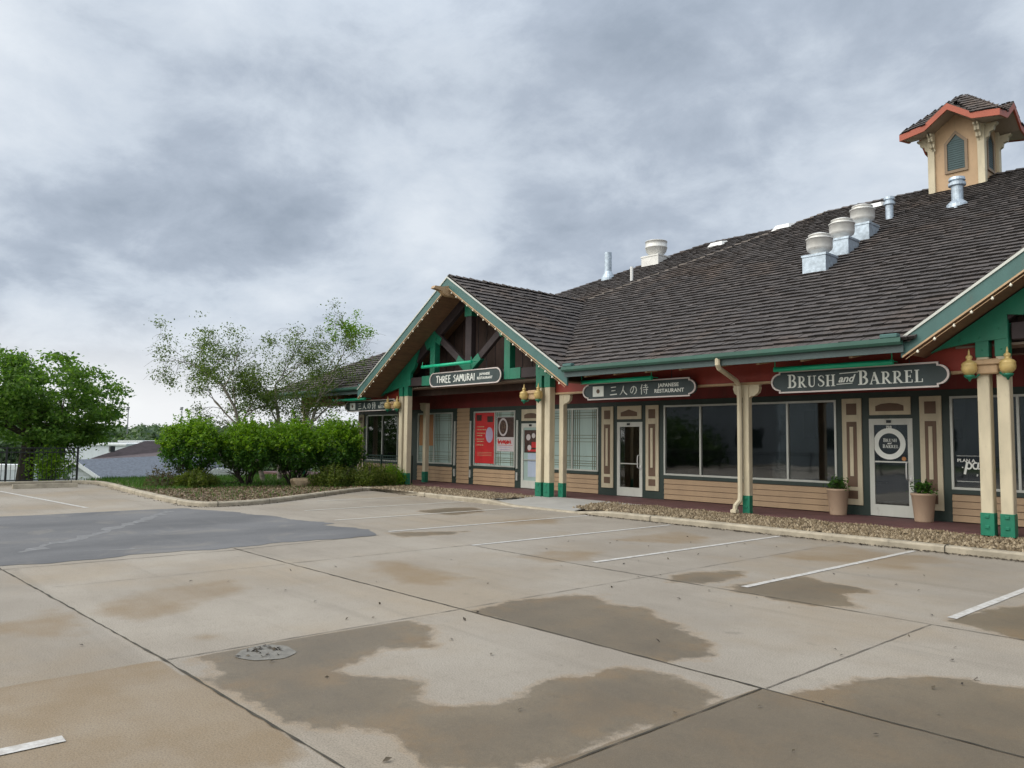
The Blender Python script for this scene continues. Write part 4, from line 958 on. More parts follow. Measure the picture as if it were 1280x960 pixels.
# ------------------------------------------------------------------ signs
def outline(L, h, notch):
    a = L/2; r = h/2
    if notch:
        rr = r-.05; xe = a-rr
        return ([(-xe, r), (xe, r), (xe, rr)] + arc(xe+.0, 0, rr, rr, 80, -80, 13) + [(xe, -rr), (xe, -r), (-xe, -r), (-xe, -rr)] + arc(-xe, 0, rr, rr, 260, 100, 13) + [(-xe, rr)])
    xe = a-r
    return arc(xe, 0, r, r, 90, -90, 15) + arc(-xe, 0, r, r, 270, 90, 15)
def sign_board(x0, x1, zc, h, y, label, notch, letters, emblem=None):
    t = thing('shop_sign', ((x0+x1)/2, y, zc-h/2), label, 'sign', 'oval signs of the shops')
    L = x1-x0; o = ((x0+x1)/2, y, zc)
    b_ = MB(); b_.prism(outline(L, h, notch), o, (1, 0, 0), (0, 0, 1), (0, 1, 0), .06); b_.build('board', M['signface'], t)
    r_ = MB(); r_.ring(outline(L, h, notch), [(p[0]*(1-.034/L*2), p[1]*(1-.030/h*2)) for p in outline(L, h, notch)], (o[0], y+.008, zc), (1, 0, 0), (0, 0, 1), (0, -1, 0), .03)
    r_.build('rim', M['signrim'], t)
    def word(name, fn, *a, **k_):
        m_ = MB(); r = fn(m_, *a, **k_); m_.build(name, M['letter'], t); return r
    letters(word, x0, y, zc, L, h)
    if emblem: emblem(t, x0, y, zc, L, h)
    hg = MB()
    for fx in (.2, .8): hg.tube([(x0+L*fx, y+.03, zc+h/2-.02), (x0+L*fx, y+.03, zc+h/2+.22)], .008, 6); hg.tube([(x0+L*fx, y+.06, zc), (x0+L*fx, y+.2, zc)], .012, 6)
    hg.build('hanger', M['black'], t)
    return t
def bb(word, x0, y, zc, L, h):
    word('lettering', serif, 'BRUSH', x0+L*.105, y, zc-.125, .275, .83, gap=.075)
    xx = x0+L*.415
    w = word('lettering', text_mb, 'and', xx, y-.002, zc-.055, .20, .004, .008, .35, 1.05)
    for dz, ln in ((.115, 1.05), (-.095, .9)): word('underline', stroke, [(0, 0), (w*ln, .012)], .014, xx+(.03 if dz > 0 else -.03), y, zc+dz, 1.0)
    word('lettering', serif, 'BARREL', x0+L*.528, y, zc-.125, .275, .83, gap=.075)
sign_board(-8.49, -5.04, 2.905, .46, 14.9, 'slate oval sign with white serif words BRUSH and BARREL', True, bb)
def kanji(m_, k_, x, y, z, sc):
    for pts, ws in KANJI[k_]: stroke(m_, pts, ws, x, y, z, sc)
def jp(word, x0, y, zc, L, h):
    for i, k_ in enumerate(('san', 'hito', 'no', 'samurai')): word('brush_character', kanji, k_, x0+L*.262+.325*i, y, zc-.13, .25)
    word('lettering', text_mb, 'JAPANESE', x0+L*.695, y-.002, zc+.030, .118, .003, .008, 0, 1.08, 1.08)
    word('lettering', text_mb, 'RESTAURANT', x0+L*.662, y-.002, zc-.105, .124, .003, .008, 0, 1.05, 1.08)
def flag(t, x0, y, zc, L, h):
    f_ = MB(); f_.box(x0+L*.10, x0+L*.205, y-.012, y-.001, zc-.135, zc+.13); fo = f_.build('flag_panel', M['letter'], t)
    d2 = MB(); d2.lathe([(.055, 0), (.055, .006), (.03, .008), (.001, .008)], (0, 0, 0), 18)
    d2.v = [(x0+L*.152+v[0], y-.012-v[2], zc+v[1]) for v in d2.v]; d2.build('flag_disc', M['brownpanel'], fo)
sign_board(-13.88, -10.37, 2.92, .44, 14.9, 'slate oval sign with flag, brush characters and JAPANESE RESTAURANT near the downspout', True, jp, flag)
sign_board(-26.15, -22.65, 2.845, .40, 14.9, 'slate oval sign with flag panel at the far left end of the porch', True, jp, flag)
def ts(word, x0, y, zc, L, h):
    word('lettering', brush, 'THREE SAMURAI', x0+L*.10, y, zc-.105, .218)
    word('lettering', text_mb, 'JAPANESE', x0+L*.715, y-.002, zc+.035, .100, .002, .008, 0, 1.05, 1.08)
    word('lettering', text_mb, 'RESTAURANT', x0+L*.685, y-.002, zc-.085, .104, .002, .008, 0, 1.05, 1.08)
sign_board(-20.62, -17.06, 3.56, .46, 14.82, 'slate oval sign reading THREE SAMURAI hung across the left gable truss', False, ts)

def sign_light(x0, x1, z, y, label):
    t = thing('sign_light', ((x0+x1)/2, y, z), label, 'sign light', 'green tube lights over the signs')
    m_ = MB(); m_.tube([(x0, y, z), (x1, y, z)], .052, 12); m_.build('tube_housing', M['lampgreen'], t, True)
    a = MB()
    for x in (x0+.01, x1-.01):
        a.tube([(x, y, z+.16), (x, y, z)], .010, 6); a.tube([(x, y, z+.02), (x, y+.25, z+.02)], .010, 6); a.box(x-.02, x+.02, y-.045, y+.045, z-.045, z+.045, ch=.006)
    a.build('bracket', M['lampgreen'], t)
sign_light(-8.28, -5.92, 3.155, 14.66, 'green tube light over the BRUSH and BARREL sign')
sign_light(-13.72, -11.45, 3.155, 14.66, 'green tube light over the sign next to the downspout')
sign_light(-26.7, -24.35, 3.08, 14.66, 'green tube light over the sign at the far left end')
sign_light(-20.75, -18.2, 3.99, 14.60, 'green tube light across the left gable truss')

# window posters and lettering
def poster(x0, x1, z0, z1, mat, label, deco=None):
    t = thing('window_poster', ((x0+x1)/2, YW, z0), label, 'poster')
    a = MB(); a.box(x0, x1, YW-.004, YW-.0012, z0, z1); a.build('sheet', mat, t)
    if deco: deco(t)
    return t
def dred(t):
    a = MB(); a.lathe([(.26, 0), (.26, .002), (.001, .002)], (0, 0, 0), 28)
    a.v = [(-20.03+v[0]*.72, YW-.0045-v[2], 1.82+v[1]) for v in a.v]; a.build('badge', M['poster_lilac'], t)
    a = MB()
    rp = random.Random(4)
    for z in (2.08, 1.98, 1.86, 1.78, 1.66, 1.58, 1.46):
        x_ = -20.70
        while x_ < -20.70 + rp.uniform(.28, .46): w_ = rp.uniform(.03, .09); a.box(x_, x_+w_, YW-.0058, YW-.0043, z, z+.035); x_ += w_+.018
    for z in (1.22, 1.17, 1.12): a.box(-20.66, -19.9, YW-.0058, YW-.0043, z, z+.012)
    a.build('print', M['salmon'], t)
    a = MB(); a.box(-20.72, -20.45, YW-.0058, YW-.0043, 2.30, 2.50); a.box(-20.15, -19.85, YW-.0058, YW-.0043, 2.25, 2.45); a.build('print', M['poster_dark'], t)
poster(-20.79, -19.78, .86, 2.57, M['poster_red'], 'tall red poster with lilac round badge in the restaurant window', dred)
def dfood(t):
    a = MB(); a.box(-19.62, -18.80, YW-.006, YW-.0043, 1.75, 2.40); a.build('photo', M['poster_dark'], t)
    a = MB(); a.ring(arc(0, 0, .23, .30, 0, 345, 24), arc(0, 0, .17, .235, 0, 345, 24), (-19.33, YW-.0062, 2.08), (1, 0, 0), (0, 0, 1), (0, -1, 0), .002); a.build('bowl', M['poster_white'], t)
    a = MB(); rp = random.Random(6)
    for i_ in range(26):
        q_ = rp.uniform(0, 6.28); r_ = rp.uniform(0, .85)**.5; a.prism(arc(0, 0, rp.uniform(.015, .035), rp.uniform(.015, .04), 0, 300, 6), (-19.33+.15*r_*math.cos(q_), YW-.0061-.00008*i_, 2.08+.2*r_*math.sin(q_)), (1, 0, 0), (0, 0, 1), (0, -1, 0), .0004)
    a.build('bowl_filling', M['brownpanel'], t)
    a = MB(); [stroke(a, q_, [.05, .075, .06, .07, .045], -19.58+.105*i_, YW-.0045, 1.53, 1, .002) for i_, q_ in enumerate([[(0, .16), (.02, .06), (.05, .0), (.08, .06), (.11, .07)], [(0, .07), (.03, .11), (.07, .04), (.06, .0), (.11, .06)], [(0, .05), (.04, .11), (.05, .0), (.09, .10), (.11, .02)], [(0, .08), (.05, .11), (.03, .02), (.08, .0), (.11, .07)], [(0, .03), (.05, .10), (.08, .08), (.05, .01), (.11, .02)], [(0, .02), (.03, .11), (.06, .02), (.09, .11), (.12, .0)]])]; a.box(-19.6, -18.86, YW-.0055, YW-.0042, 1.475, 1.487); a.build('print', M['poster_red'], t)
    a = MB()
    for z in (1.42, 1.34): stroke(a, [(0, 0), (.5, 0)], .025, -19.5, YW-.0045, z, 1, .0015)
    a.build('print', M['poster_lilac'], t)
poster(-19.64, -18.79, 1.28, 2.42, M['poster_white'], 'food poster with a dark bowl photo and red script beside the red poster', dfood)
poster(-24.12, -23.24, 1.42, 2.56, M['poster_orange'], 'plain orange poster in the window by the left posts')
def dd(t):
    a = MB()
    for x, z, r in ((-18.10, 1.75, .10), (-17.86, 1.8, .08), (-18.05, 1.42, .09)):
        k0 = len(a.v); a.lathe([(r, 0), (r, .002), (.001, .002)], (0, 0, 0), 16); a.v[k0:] = [(x+v[0], YW-.006-v[2], z+v[1]) for v in a.v[k0:]]
    a.build('print', M['poster_white'], t)
    a = MB(); a.box(-18.12, -17.7, YW-.006, YW-.0043, 1.3, 1.37); a.box(-17.95, -17.7, YW-.0063, YW-.0044, 1.42, 1.6); a.build('print', M['poster_red'], t)
poster(-18.29, -17.62, 1.26, 1.98, M['poster_dark'], 'dark food poster on the glass door beside the gable posts', dd)
poster(-18.12, -17.62, .5, 1.24, M['poster_blue'], 'pale blue notice on the lower glass of the door beside the gable posts')

# door emblem and window lettering (vinyl on the glass, parts of door and window)
em = MB(); cx_, cz_ = -6.93, 1.66
for i in range(30):
    a = 2*math.pi*i/30; r = .285; tl = .10
    ca, sa = math.cos(a), math.sin(a)
    px, pz = r*ca*1.04, r*sa*1.04
    for sgn in (1, -1):
        d = Vector((-sa*.8 + ca*.5*sgn, ca*.8 + sa*.5*sgn)); nn = Vector((-d.y, d.x))
        q = [Vector((px, pz)) - d*tl*.5, Vector((px, pz)) + nn*.045, Vector((px, pz)) + d*tl*.6, Vector((px, pz)) - nn*.045]
        em.add([(cx_+v.x, YW-.001 - .0006*(sgn+1) - .0001*(i % 3), cz_+v.y) for v in q], [(0, 1, 2, 3)])
em.ring(arc(0, 0, .285, .285, 0, 352, 40), arc(0, 0, .222, .222, 0, 352, 40), (cx_, YW+.0032, cz_), (1, 0, 0), (0, 0, 1), (0, -1, 0), .002)
serif(em, 'BRUSH', cx_-.125, YW+.003, cz_+.040, .076, .85, depth=.002); text_mb(em, 'and', cx_-.04, YW, cz_-.008, .055, .002, .002, .3)
serif(em, 'BARREL', cx_-.140, YW+.003, cz_-.090, .076, .85, depth=.002)
text_mb(em, '710', cx_-.06, YW, 1.985, .075, .004, .002); em.build('emblem', M['letter'], BBdoor)
em = MB(); em.box(-7.24, -6.55, YW-.018, YW+.003, 1.265, 1.295); em.build('mid_rail', M['alu'], BBdoor)
em = MB(); em.lathe([(.045, 0), (.045, .002), (.001, .002)], (0, 0, 0), 14); em.v = [(-6.64+v[0], YW+.002-v[2], 1.35+v[1]) for v in em.v]; em.build('sticker', M['poster_orange'], BBdoor)
wl = MB(); y_ = YW+.011
text_mb(wl, 'PLAN A', -5.63, y_-.002, 1.315, .088, .002, .002, 0, 1.08)
sc_ = .20; px_ = -5.50
stroke(wl, [(.26, 1.0), (.0, -.22)], .21, px_, y_, 1.12, sc_, .002)
stroke(wl, arc(.38, .58, .24, .30, 150, -190, 14), [.12, .14, .16, .17, .16, .14, .13, .14, .16, .17, .16, .14, .12, .12], px_, y_, 1.13, sc_, .002)
stroke(wl, arc(.98, .58, .24, .30, 60, 390, 14), .15, px_, y_, 1.13, sc_, .002); stroke(wl, [(1.24, .9), (1.16, .4), (1.26, .26), (1.42, .4)], [.16, .15, .12, .06], px_, y_, 1.13, sc_, .002)
text_mb(wl, 'F', -5.29, y_-.002, 1.04, .06, .002, .002)
for z in (1.43, .93):
    dl = MB()
    for i in range(24): dl.box(-5.635+i*.022, -5.622+i*.022, y_-.002, y_, z, z+.012)
    dl.build('dotted_line', M['letter'], WP)
wl.box(-5.545, -5.525, y_-.002, y_, 1.20, 1.22)
wl.build('window_lettering', M['letter'], WP)

# ------------------------------------------------------------------ lanterns, bulbs, pots
def lantern(x, y, z, label):
    t = thing('post_lantern', (x, y, z), label, 'lantern', 'amber double lanterns on the gable posts')
    a = MB(); a.box(x-.22, x+.13, y+.06, y+.17, z-.14, z+.12, ch=.02); a.box(x-.26, x+.30, y+.02, y+.06, z+.02, z+.10, ch=.01); a.build('arm', M['salmon'], t)
    for dx in (-.29, .29):
        g2 = MB(); prof = [(.012, -.17), (.06, -.15), (.115, -.09), (.128, -.03), (.118, .02), (.125, .035), (.10, .07), (.045, .10), (.040, .125), (.055, .15), (.05, .175), (.02, .20), (.014, .26), (.003, .30)]
        g2.lathe(prof, (x+dx, y, z), 20); go = g2.build('lantern_globe', M['gold'], t, True)
        l_ = MB(); l_.lathe([(.01, -.26), (.03, -.22), (.075, -.19), (.09, -.155), (.05, -.15)], (x+dx, y, z), 14)
        l_.tube([(x+dx, y+.02, z-.2), (x+dx*.75, y+.07, z-.19), (x+dx*.5, y+.09, z-.12)], .016, 6); l_.build('lantern_leaf', M['green'], go, True)
lantern(-4.39, 14.76, 3.0, 'amber double lantern with green tips on the right gable posts')
lantern(-15.70, 14.74, 2.93, 'amber double lantern on the posts right of the left gable')
lantern(-22.72, 14.76, 2.83, 'amber double lantern on the posts at the left end of the left gable')
def bulbs(xc, hw, s, ze, sg, yf, label, n_):
    t = thing('string_light', (xc, yf, ze), label, 'string light', 'bulb strings along the gable rakes')
    w_ = MB(); a = (xc+sg*.15, yf-.05, ze+s*hw-.40-.15*s); b_ = (xc+sg*hw*.99, yf-.05, ze-.395); w_.tube([a, b_], .006, 5); w_.build('cable', M['salmon'], t)
    for i in range(n_):
        k_ = (i+.3)/n_; p = Vector(a).lerp(Vector(b_), k_) + Vector((random.uniform(-.02, .02), random.uniform(-.015, .015), random.uniform(-.012, .008)))
        m_ = MB(); m_.lathe([(.010, .02), (.012, .008), (.024, -.008), (.024, -.02), (.015, -.034), (.002, -.038)], p, 10); m_.build('bulb', M['bulb'], t, True)
bulbs(*GL, 1, 14.1, 'bulb string along the right rake of the left gable', 19)
bulbs(*GL, -1, 14.1, 'bulb string along the left rake of the left gable', 19)
bulbs(*GR, -1, 14.1, 'bulb string along the rake at the right edge above the double posts', 17)

def potted(x, y, label):
    t = thing('potted_plant', (x, y, .12), label, 'potted plant', 'planters beside the painted door')
    p = MB(); p.lathe([(.165, 0), (.17, .02), (.218, .51), (.232, .52), (.235, .56), (.212, .565), (.208, .52), (.01, .51)], (x, y, .12), 28); p.build('pot', M['terracotta'], t, True)
    P = RNG.normal(size=(360, 3))*np.array([.10, .10, .07]) + np.array([x, y, .12+.66]); P = P[P[:, 2] > .64]
    v, f = leaves(P, .07, .6, .5); npmesh('foliage', [(v, f, M['leaf_shrub'])], t)
    s = MB()
    for i in range(12): a = random.uniform(0, 6.28); s.tube([(x+.03*math.cos(a), y+.03*math.sin(a), .62), (x+.15*math.cos(a), y+.15*math.sin(a), .85)], .006, 4)
    s.build('stem', M['bark'], t)
potted(-7.88, 16.52, 'tall beige planter left of the glass door with wreath emblem')
potted(-6.13, 16.50, 'tall beige planter right of the glass door with wreath emblem')

# ------------------------------------------------------------------ fences, bumper, rock
def iron_fence(name, p, q, z0, h, label, mat, gap=.13, postgap=2.0, group=None):
    p = Vector(p); q = Vector(q); L = (q-p).length; d = (q-p)/L
    t = thing(name, (p.x, p.y, z0), label, 'fence', group); r_ = MB()
    for z in (z0+h, z0+.12, z0+h*.88): r_.beam((p.x, p.y, z), (q.x, q.y, z), .035, .035, ch=.003)
    r_.build('rail', mat, t); b_ = MB(); k = int(L/gap)
    for i in range(k+1): c_ = p + d*(i*gap); b_.tube([(c_.x, c_.y, z0+.10), (c_.x, c_.y, z0+h)], .009, 4)
    b_.build('picket', mat, t); k = max(1, round(L/postgap))
    for i in range(k+1):
        c_ = p + d*(L*i/k); o = MB(); o.box(c_.x-.03, c_.x+.03, c_.y-.03, c_.y+.03, z0-.3, z0+h+.04, ch=.004); o.build('fence_post', mat, t)
iron_fence('metal_fence', (-30.0, 6.75, 0), (-30.0, -12, 0), .02, 1.18, 'black iron picket fence along the far left edge of the lot', M['black'])
iron_fence('metal_fence', (-30, -9, 0), (14, -9, 0), .0, 1.1, 'black iron railing behind the viewer, mirrored in the shop glass', M['black'], .16)
iron_fence('porch_railing', (-28.4, 15.5, 0), (-22.55, 15.5, 0), .12, .92, 'dark green porch railing in front of the leftmost window', M['rail'], .11)
mb = MB(); mb.prism([(-.10, 0), (.10, 0), (.07, .13), (-.07, .13)], (-27.65, 4.5, .002), (1, 0, 0), (0, 0, 1), (0, 1, 0), 1.75)
tag(mb.build('parking_bumper', M['kerb']), 'low concrete wheel stop before the iron fence', 'wheel stop')
mb = MB(); mb.ico((0, 0, 0), 1, 3)
mb.v = [(-23.2+v[0]*.26*(1+.12*math.sin(v[1]*4+v[2]*3)), 11.75+max(-.36, min(.38, v[1]*.5))*(1+.1*math.sin(v[2]*5)), .22+max(-.14, min(.13, v[2]*.24))*(1+.1*math.sin(v[0]*6))) for v in mb.v]
tag(mb.build('boulder', M['rock']), 'low tan boulder under the right end of the hedge', 'boulder')

# ------------------------------------------------------------------ trees and shrubs
def grow(p, d, L, r, depth, out, tips, rnd, spread=.6, droop=0.0, kids=(2, 4), shrink=.68, seg=4, wob=.18):
    pts = [Vector(p)]; d = Vector(d).normalized(); rs = [r]
    for i in range(seg):
        d = (d + Vector((rnd.uniform(-wob, wob), rnd.uniform(-wob, wob), rnd.uniform(-wob, wob) - droop))).normalized()
        pts.append(pts[-1] + d*(L/seg)); rs.append(r*(1-.38*(i+1)/seg))
    out.append((pts, rs))
    if depth == 0: tips.append((pts[-1], d)); tips.append((pts[-2], d)); return
    for k in range(rnd.randint(*kids)):
        i = rnd.randint(max(1, seg-3), seg); a = rnd.uniform(0, 6.28); x = d.orthogonal().normalized(); y = d.cross(x)
        nd = d + (x*math.cos(a) + y*math.sin(a))*spread*rnd.uniform(.5, 1.4)
        grow(pts[i], nd, L*shrink*rnd.uniform(.75, 1.2), max(.004, rs[i]*.68), depth-1, out, tips, rnd, spread, droop, kids, shrink, seg, wob)
def limbs(name, out, mat, parent, seg0=8):
    mb = MB()
    for pts, rs in out: mb.tube(pts, rs, max(3, min(seg0, 3+int(rs[0]*40))), cap=False)
    return mb.build(name, mat, parent, True)

# big maple left
t = thing('maple_tree', (-33.2, 5.7, -1), 'large full green maple behind the iron fence at the far left', 'tree')
rnd = random.Random(11); out = []; tips = []
out.append(([(-33.2, 5.7, -1.2), (-33.2, 5.75, -.2), (-33.15, 5.8, .8), (-33.2, 5.9, 1.7)], [.36, .29, .26, .24]))
for k in range(9):
    a = k*6.28/9 + rnd.uniform(-.3, .3); grow((-33.2, 5.85, .9+.12*k), (math.cos(a), math.sin(a), rnd.uniform(.25, 1.1)), 1.5, .12, 3, out, tips, rnd, .7, .02, (2, 3), .72)
limbs('trunk', out, M['bark'], t)
cl = [np.array(p) for p, _ in tips]
for _ in range(400):
    a = rnd.uniform(0, 6.28); q = rnd.uniform(.30, 1)**.5; ph = rnd.uniform(-.70, 1.0)
    rr = math.sqrt(max(0, 1-ph*ph*.85))*3.45*q*(1+.05*math.sin(3*a+1)+.08*math.sin(7*a))
    cl.append(np.array([-33.2+rr*math.cos(a), 5.6+rr*math.sin(a)*1.05, 2.75+ph*1.95*(.95+.10*math.sin(4*a+1))]))
cl = [c for c in cl if (c[0]+33.2)**2+(c[1]-5.6)**2 < 13.0 and c[2] < 4.75-.09*((c[0]+33.2)**2+(c[1]-5.6)**2) and c[2] > 1.3]
P = np.concatenate([c + RNG.normal(size=(48, 3))*np.array([.22, .22, .10])*rnd.uniform(.6, 1.2) for c in cl])
v, f = leaves(P, .15, .35, .55); npmesh('crown', [(v, f, M['leaf_maple'])], t)

def birch(base, lean, height, label, seed, leafn, trunk_r=.09, tuft=None, dense=None):
    t = thing('birch_tree', base, label, 'tree', 'birches behind the hedge'); rnd = random.Random(seed); out = []; tips = []
    b0 = Vector(base); top = b0 + Vector(lean)*height
    tr = [b0 + (top-b0)*k_ + Vector((rnd.uniform(-.1, .1), rnd.uniform(-.1, .1), 0))*(1 if k_ > 0 else 0) for k_ in (0, .15, .3, .45, .6, .75)]
    rs = [trunk_r*(1-.75*k_) for k_ in (0, .15, .3, .45, .6, .75)]
    big_ = [(tr, rs)]; d = (top-b0).normalized()
    for i in (2, 3, 3, 4, 4, 5, 5):
        a = rnd.uniform(0, 6.28); nd = d*.9 + Vector((math.cos(a)*.8, math.sin(a)*.95, rnd.uniform(0, .5)))
        grow(tr[i], nd, height*.26, rs[i]*.6, 3, out, tips, rnd, .62, .05, (2, 4), .70)
    mb = MB()
    for pts, r_ in big_ + [o for o in out if o[1][0] > .016]: mb.tube(pts, r_, max(4, min(9, 3+int(r_[0]*60))), cap=False)
    mb.build('trunk', M['birchbark'], t, True)
    mb = MB()
    for pts, r_ in [o for o in out if o[1][0] <= .016]: mb.tube(pts, [max(.0045, x) for x in r_], 3, cap=False)
    # bare hanging sprays
    for p, dd_ in rnd.sample(tips, min(len(tips), 150)):
        e_ = p + Vector((dd_.x*.5+rnd.uniform(-.2, .2), dd_.y*.5+rnd.uniform(-.2, .2), rnd.uniform(-.35, .15))); mb.tube([p, p.lerp(e_, .5)+Vector((0, 0, .05)), e_], [.006, .0045, .003], 3, cap=False)
    mb.build('branch', M['twig'], t)
    P = []
    for p, _ in tips:
        if rnd.random() < .40: P.append(np.array(p) + RNG.normal(size=(int(leafn*rnd.uniform(1.8, 5.0)), 3))*np.array([.15, .15, .11])*rnd.uniform(.7, 1.5))
    ch = [(*leaves(np.concatenate(P), .070, .1, .62), M['leaf_birch'])]
    if tuft is not None:
        ch.append((*leaves(np.array(tuft[0]) + np.repeat(RNG.normal(size=(26, 3))*np.array([.26, .38, .24]), tuft[1]//26, 0) + RNG.normal(size=(26*(tuft[1]//26), 3))*.11, .09, .3, .6), M['leaf_new']))
    if dense is not None:
        for c_, n_, s_ in dense: ch.append((*leaves(np.array(c_) + np.repeat(RNG.normal(size=(n_//24, 3))*np.array(s_), 24, 0) + RNG.normal(size=(24*(n_//24), 3))*np.array([.13, .15, .09]), .072, .2, .6), M['leaf_birch']))
    npmesh('crown', ch, t)
birch((-26.6, 12.0, -.1), (-.02, -.40, .90), 5.1, 'left bare birch leaning out to the left over the hedge', 5, 16, dense=[((-26.7, 9.9, 4.1), 800, (.4, .45, .35)), ((-26.6, 9.6, 4.8), 420, (.3, .4, .4))])
birch((-26.9, 12.7, -.1), (0, -.06, 1), 4.9, 'middle birch, leafiest and most upright of the three', 21, 22, dense=[((-26.5, 12.9, 2.9), 2200, (.5, .75, .4)), ((-26.6, 12.3, 3.9), 1400, (.5, .5, .5))])
birch((-26.3, 13.1, -.1), (-.02, .22, .97), 5.2, 'right birch with pale leaning trunk and a bright leaf tuft near the roof', 33, 7, tuft=((-26.3, 15.2, 5.75), 1500), dense=[((-26.3, 13.5, 3.2), 2200, (.4, .75, .42)), ((-26.3, 14.8, 3.35), 1500, (.35, .6, .32)), ((-26.3, 14.4, 4.6), 700, (.3, .5, .5))])

def shrub(x, y, w, zt, label, seed, wy=None, skirt=.55, n_=8500):
    t = thing('hedge_shrub', (x, y, .1), label, 'shrub', 'round shrubs of the hedge row'); rnd = random.Random(seed); out = []; tips = []
    for k in range(13):
        a = rnd.uniform(0, 6.28); r0 = .13*rnd.random()**.5
        grow((x+r0*math.cos(a), y+r0*math.sin(a), .05), (math.cos(a)*.55, math.sin(a)*.55, 1), .62, .028, 2, out, tips, rnd, .55, 0, (2, 3), .7)
    limbs('stem', out, M['bark'], t)
    wy = wy or w; N = n_*2
    U = RNG.normal(size=(N, 3)); U /= np.linalg.norm(U, axis=1)[:, None]
    az = np.arctan2(U[:, 1], U[:, 0]); el = U[:, 2]
    lump = 1 + .10*np.sin(3*az+seed) + .08*np.sin(5*az+2*el*3+seed) + .07*np.sin(9*az-5*el+seed) + .05*np.sin(15*az+11*el)
    rr = (RNG.uniform(.55, 1.0, N)**.6)*lump
    zc = skirt + (zt-skirt)*.42; hhm = zt-zc; hh = np.where(el > 0, zt-zc, zc-skirt+.08)
    P = np.column_stack([x + U[:, 0]*rr*w, y + U[:, 1]*rr*wy, zc + U[:, 2]*rr*hh])
    keep = RNG.uniform(size=N) < np.where(el < -.3, .28, .60); P = P[keep]; el = el[keep]; rr = rr[keep]
    sh = []
    for _ in range(95):
        d = np.array([rnd.gauss(0, 1), rnd.gauss(0, 1), abs(rnd.gauss(.5, .8))]); d /= np.linalg.norm(d)
        L_ = rnd.uniform(.10, .36); q0 = np.array([x+d[0]*w*.95, y+d[1]*wy*.95, zc+d[2]*hhm*.95])
        sh.append(q0 + np.outer(RNG.uniform(0, 1, 16), d*L_+np.array([0, 0, L_*.4])) + RNG.normal(size=(16, 3))*.035)
    sh = np.concatenate(sh)
    # new growth: fresh pale leaves at the shoot tips on the upper outside
    new = (el*.6 + .4*(P[:, 2]-skirt)/(zt-skirt) + RNG.normal(0, .22, len(P)) > .36) & (rr > .78)
    npmesh('foliage', [(*leaves(P[~new], .10, .35, .55), M['leaf_shrub']), (*leaves(np.concatenate([P[new], sh]), .100, .5, .55), M['leaf_new'])], t)
shrub(-25.0, 8.85, .95, 2.12, 'leftmost round hedge shrub, beside the grey roof behind', 1, .86)
shrub(-24.3, 10.35, 1.0, 2.05, 'second round hedge shrub from the left, with forked bare stems', 2, .76)
shrub(-23.9, 11.75, 1.05, 2.10, 'third round hedge shrub from the left, above the tan boulder', 3, .80)
shrub(-23.55, 13.1, 1.0, 2.25, 'rightmost round hedge shrub, next to the leftmost shop window', 4, .84, .45)
def low(x, y, w, wy, h, mat, label, seed, n_=5200, size=.075):
    t = thing('low_shrub', (x, y, .1), label, 'shrub', 'low shrubs at the hedge foot'); rnd = random.Random(seed); s = MB()
    for i in range(18):
        a = rnd.uniform(0, 6.28); q = rnd.random()**.5; s.tube([(x+w*.5*q*math.cos(a), y+wy*.5*q*math.sin(a), .08), (x+w*q*math.cos(a), y+wy*q*math.sin(a), .1+h*rnd.uniform(.7, 1.15))], [.007, .003], 4)
    s.build('stem', M['twig'], t)
    a = RNG.uniform(0, 6.28, n_); q = RNG.uniform(0, 1, n_)**.5; lump = 1+.18*np.sin(4*a+seed)+.1*np.sin(9*a)
    P = np.column_stack([x+w*q*lump*np.cos(a), y+wy*q*lump*np.sin(a), .1+h*RNG.uniform(.1, 1.05, n_)*(1-.55*q*q)*(1+.2*np.sin(11*a+seed))])
    npmesh('foliage', [(*leaves(P, size, .3, .5), mat)], t)
low(-24.7, 7.9, .45, .5, .62, M['leaf_dull'], 'sparse reddish low shrub at the left end of the hedge', 1, 700)
low(-24.2, 8.7, .55, .6, .50, M['leaf_low'], 'yellow green low shrub under the leftmost hedge shrub', 2)
low(-22.7, 12.6, .6, .7, .62, M['leaf_low'], 'yellow green low shrub right of the tan boulder', 3, 6000)
low(-22.3, 13.7, .6, .75, .66, M['leaf_low'], 'low shrub before the porch railing, left of its neighbour', 4, 6500)
low(-22.45, 14.55, .55, .45, .62, M['leaf_new'], 'bright green low shrub at the foot of the left gable posts', 5, 4200, .075)
t = thing('sapling', (-30.6, 6.1, -.3), 'small bright green sapling by the end of the iron fence', 'sapling')
s = MB()
for i in range(7): a = i*.9; s.tube([(-30.6, 6.1, -.3), (-30.6+.25*math.cos(a), 6.1+.3*math.sin(a), .85)], [.018, .006], 5)
s.build('trunk', M['bark'], t)
P = RNG.normal(size=(1300, 3))*np.array([.28, .36, .24]) + np.array([-30.6, 6.1, .62]); v, f = leaves(P, .11, .3, .55); npmesh('crown', [(v, f, M['leaf_new'])], t)

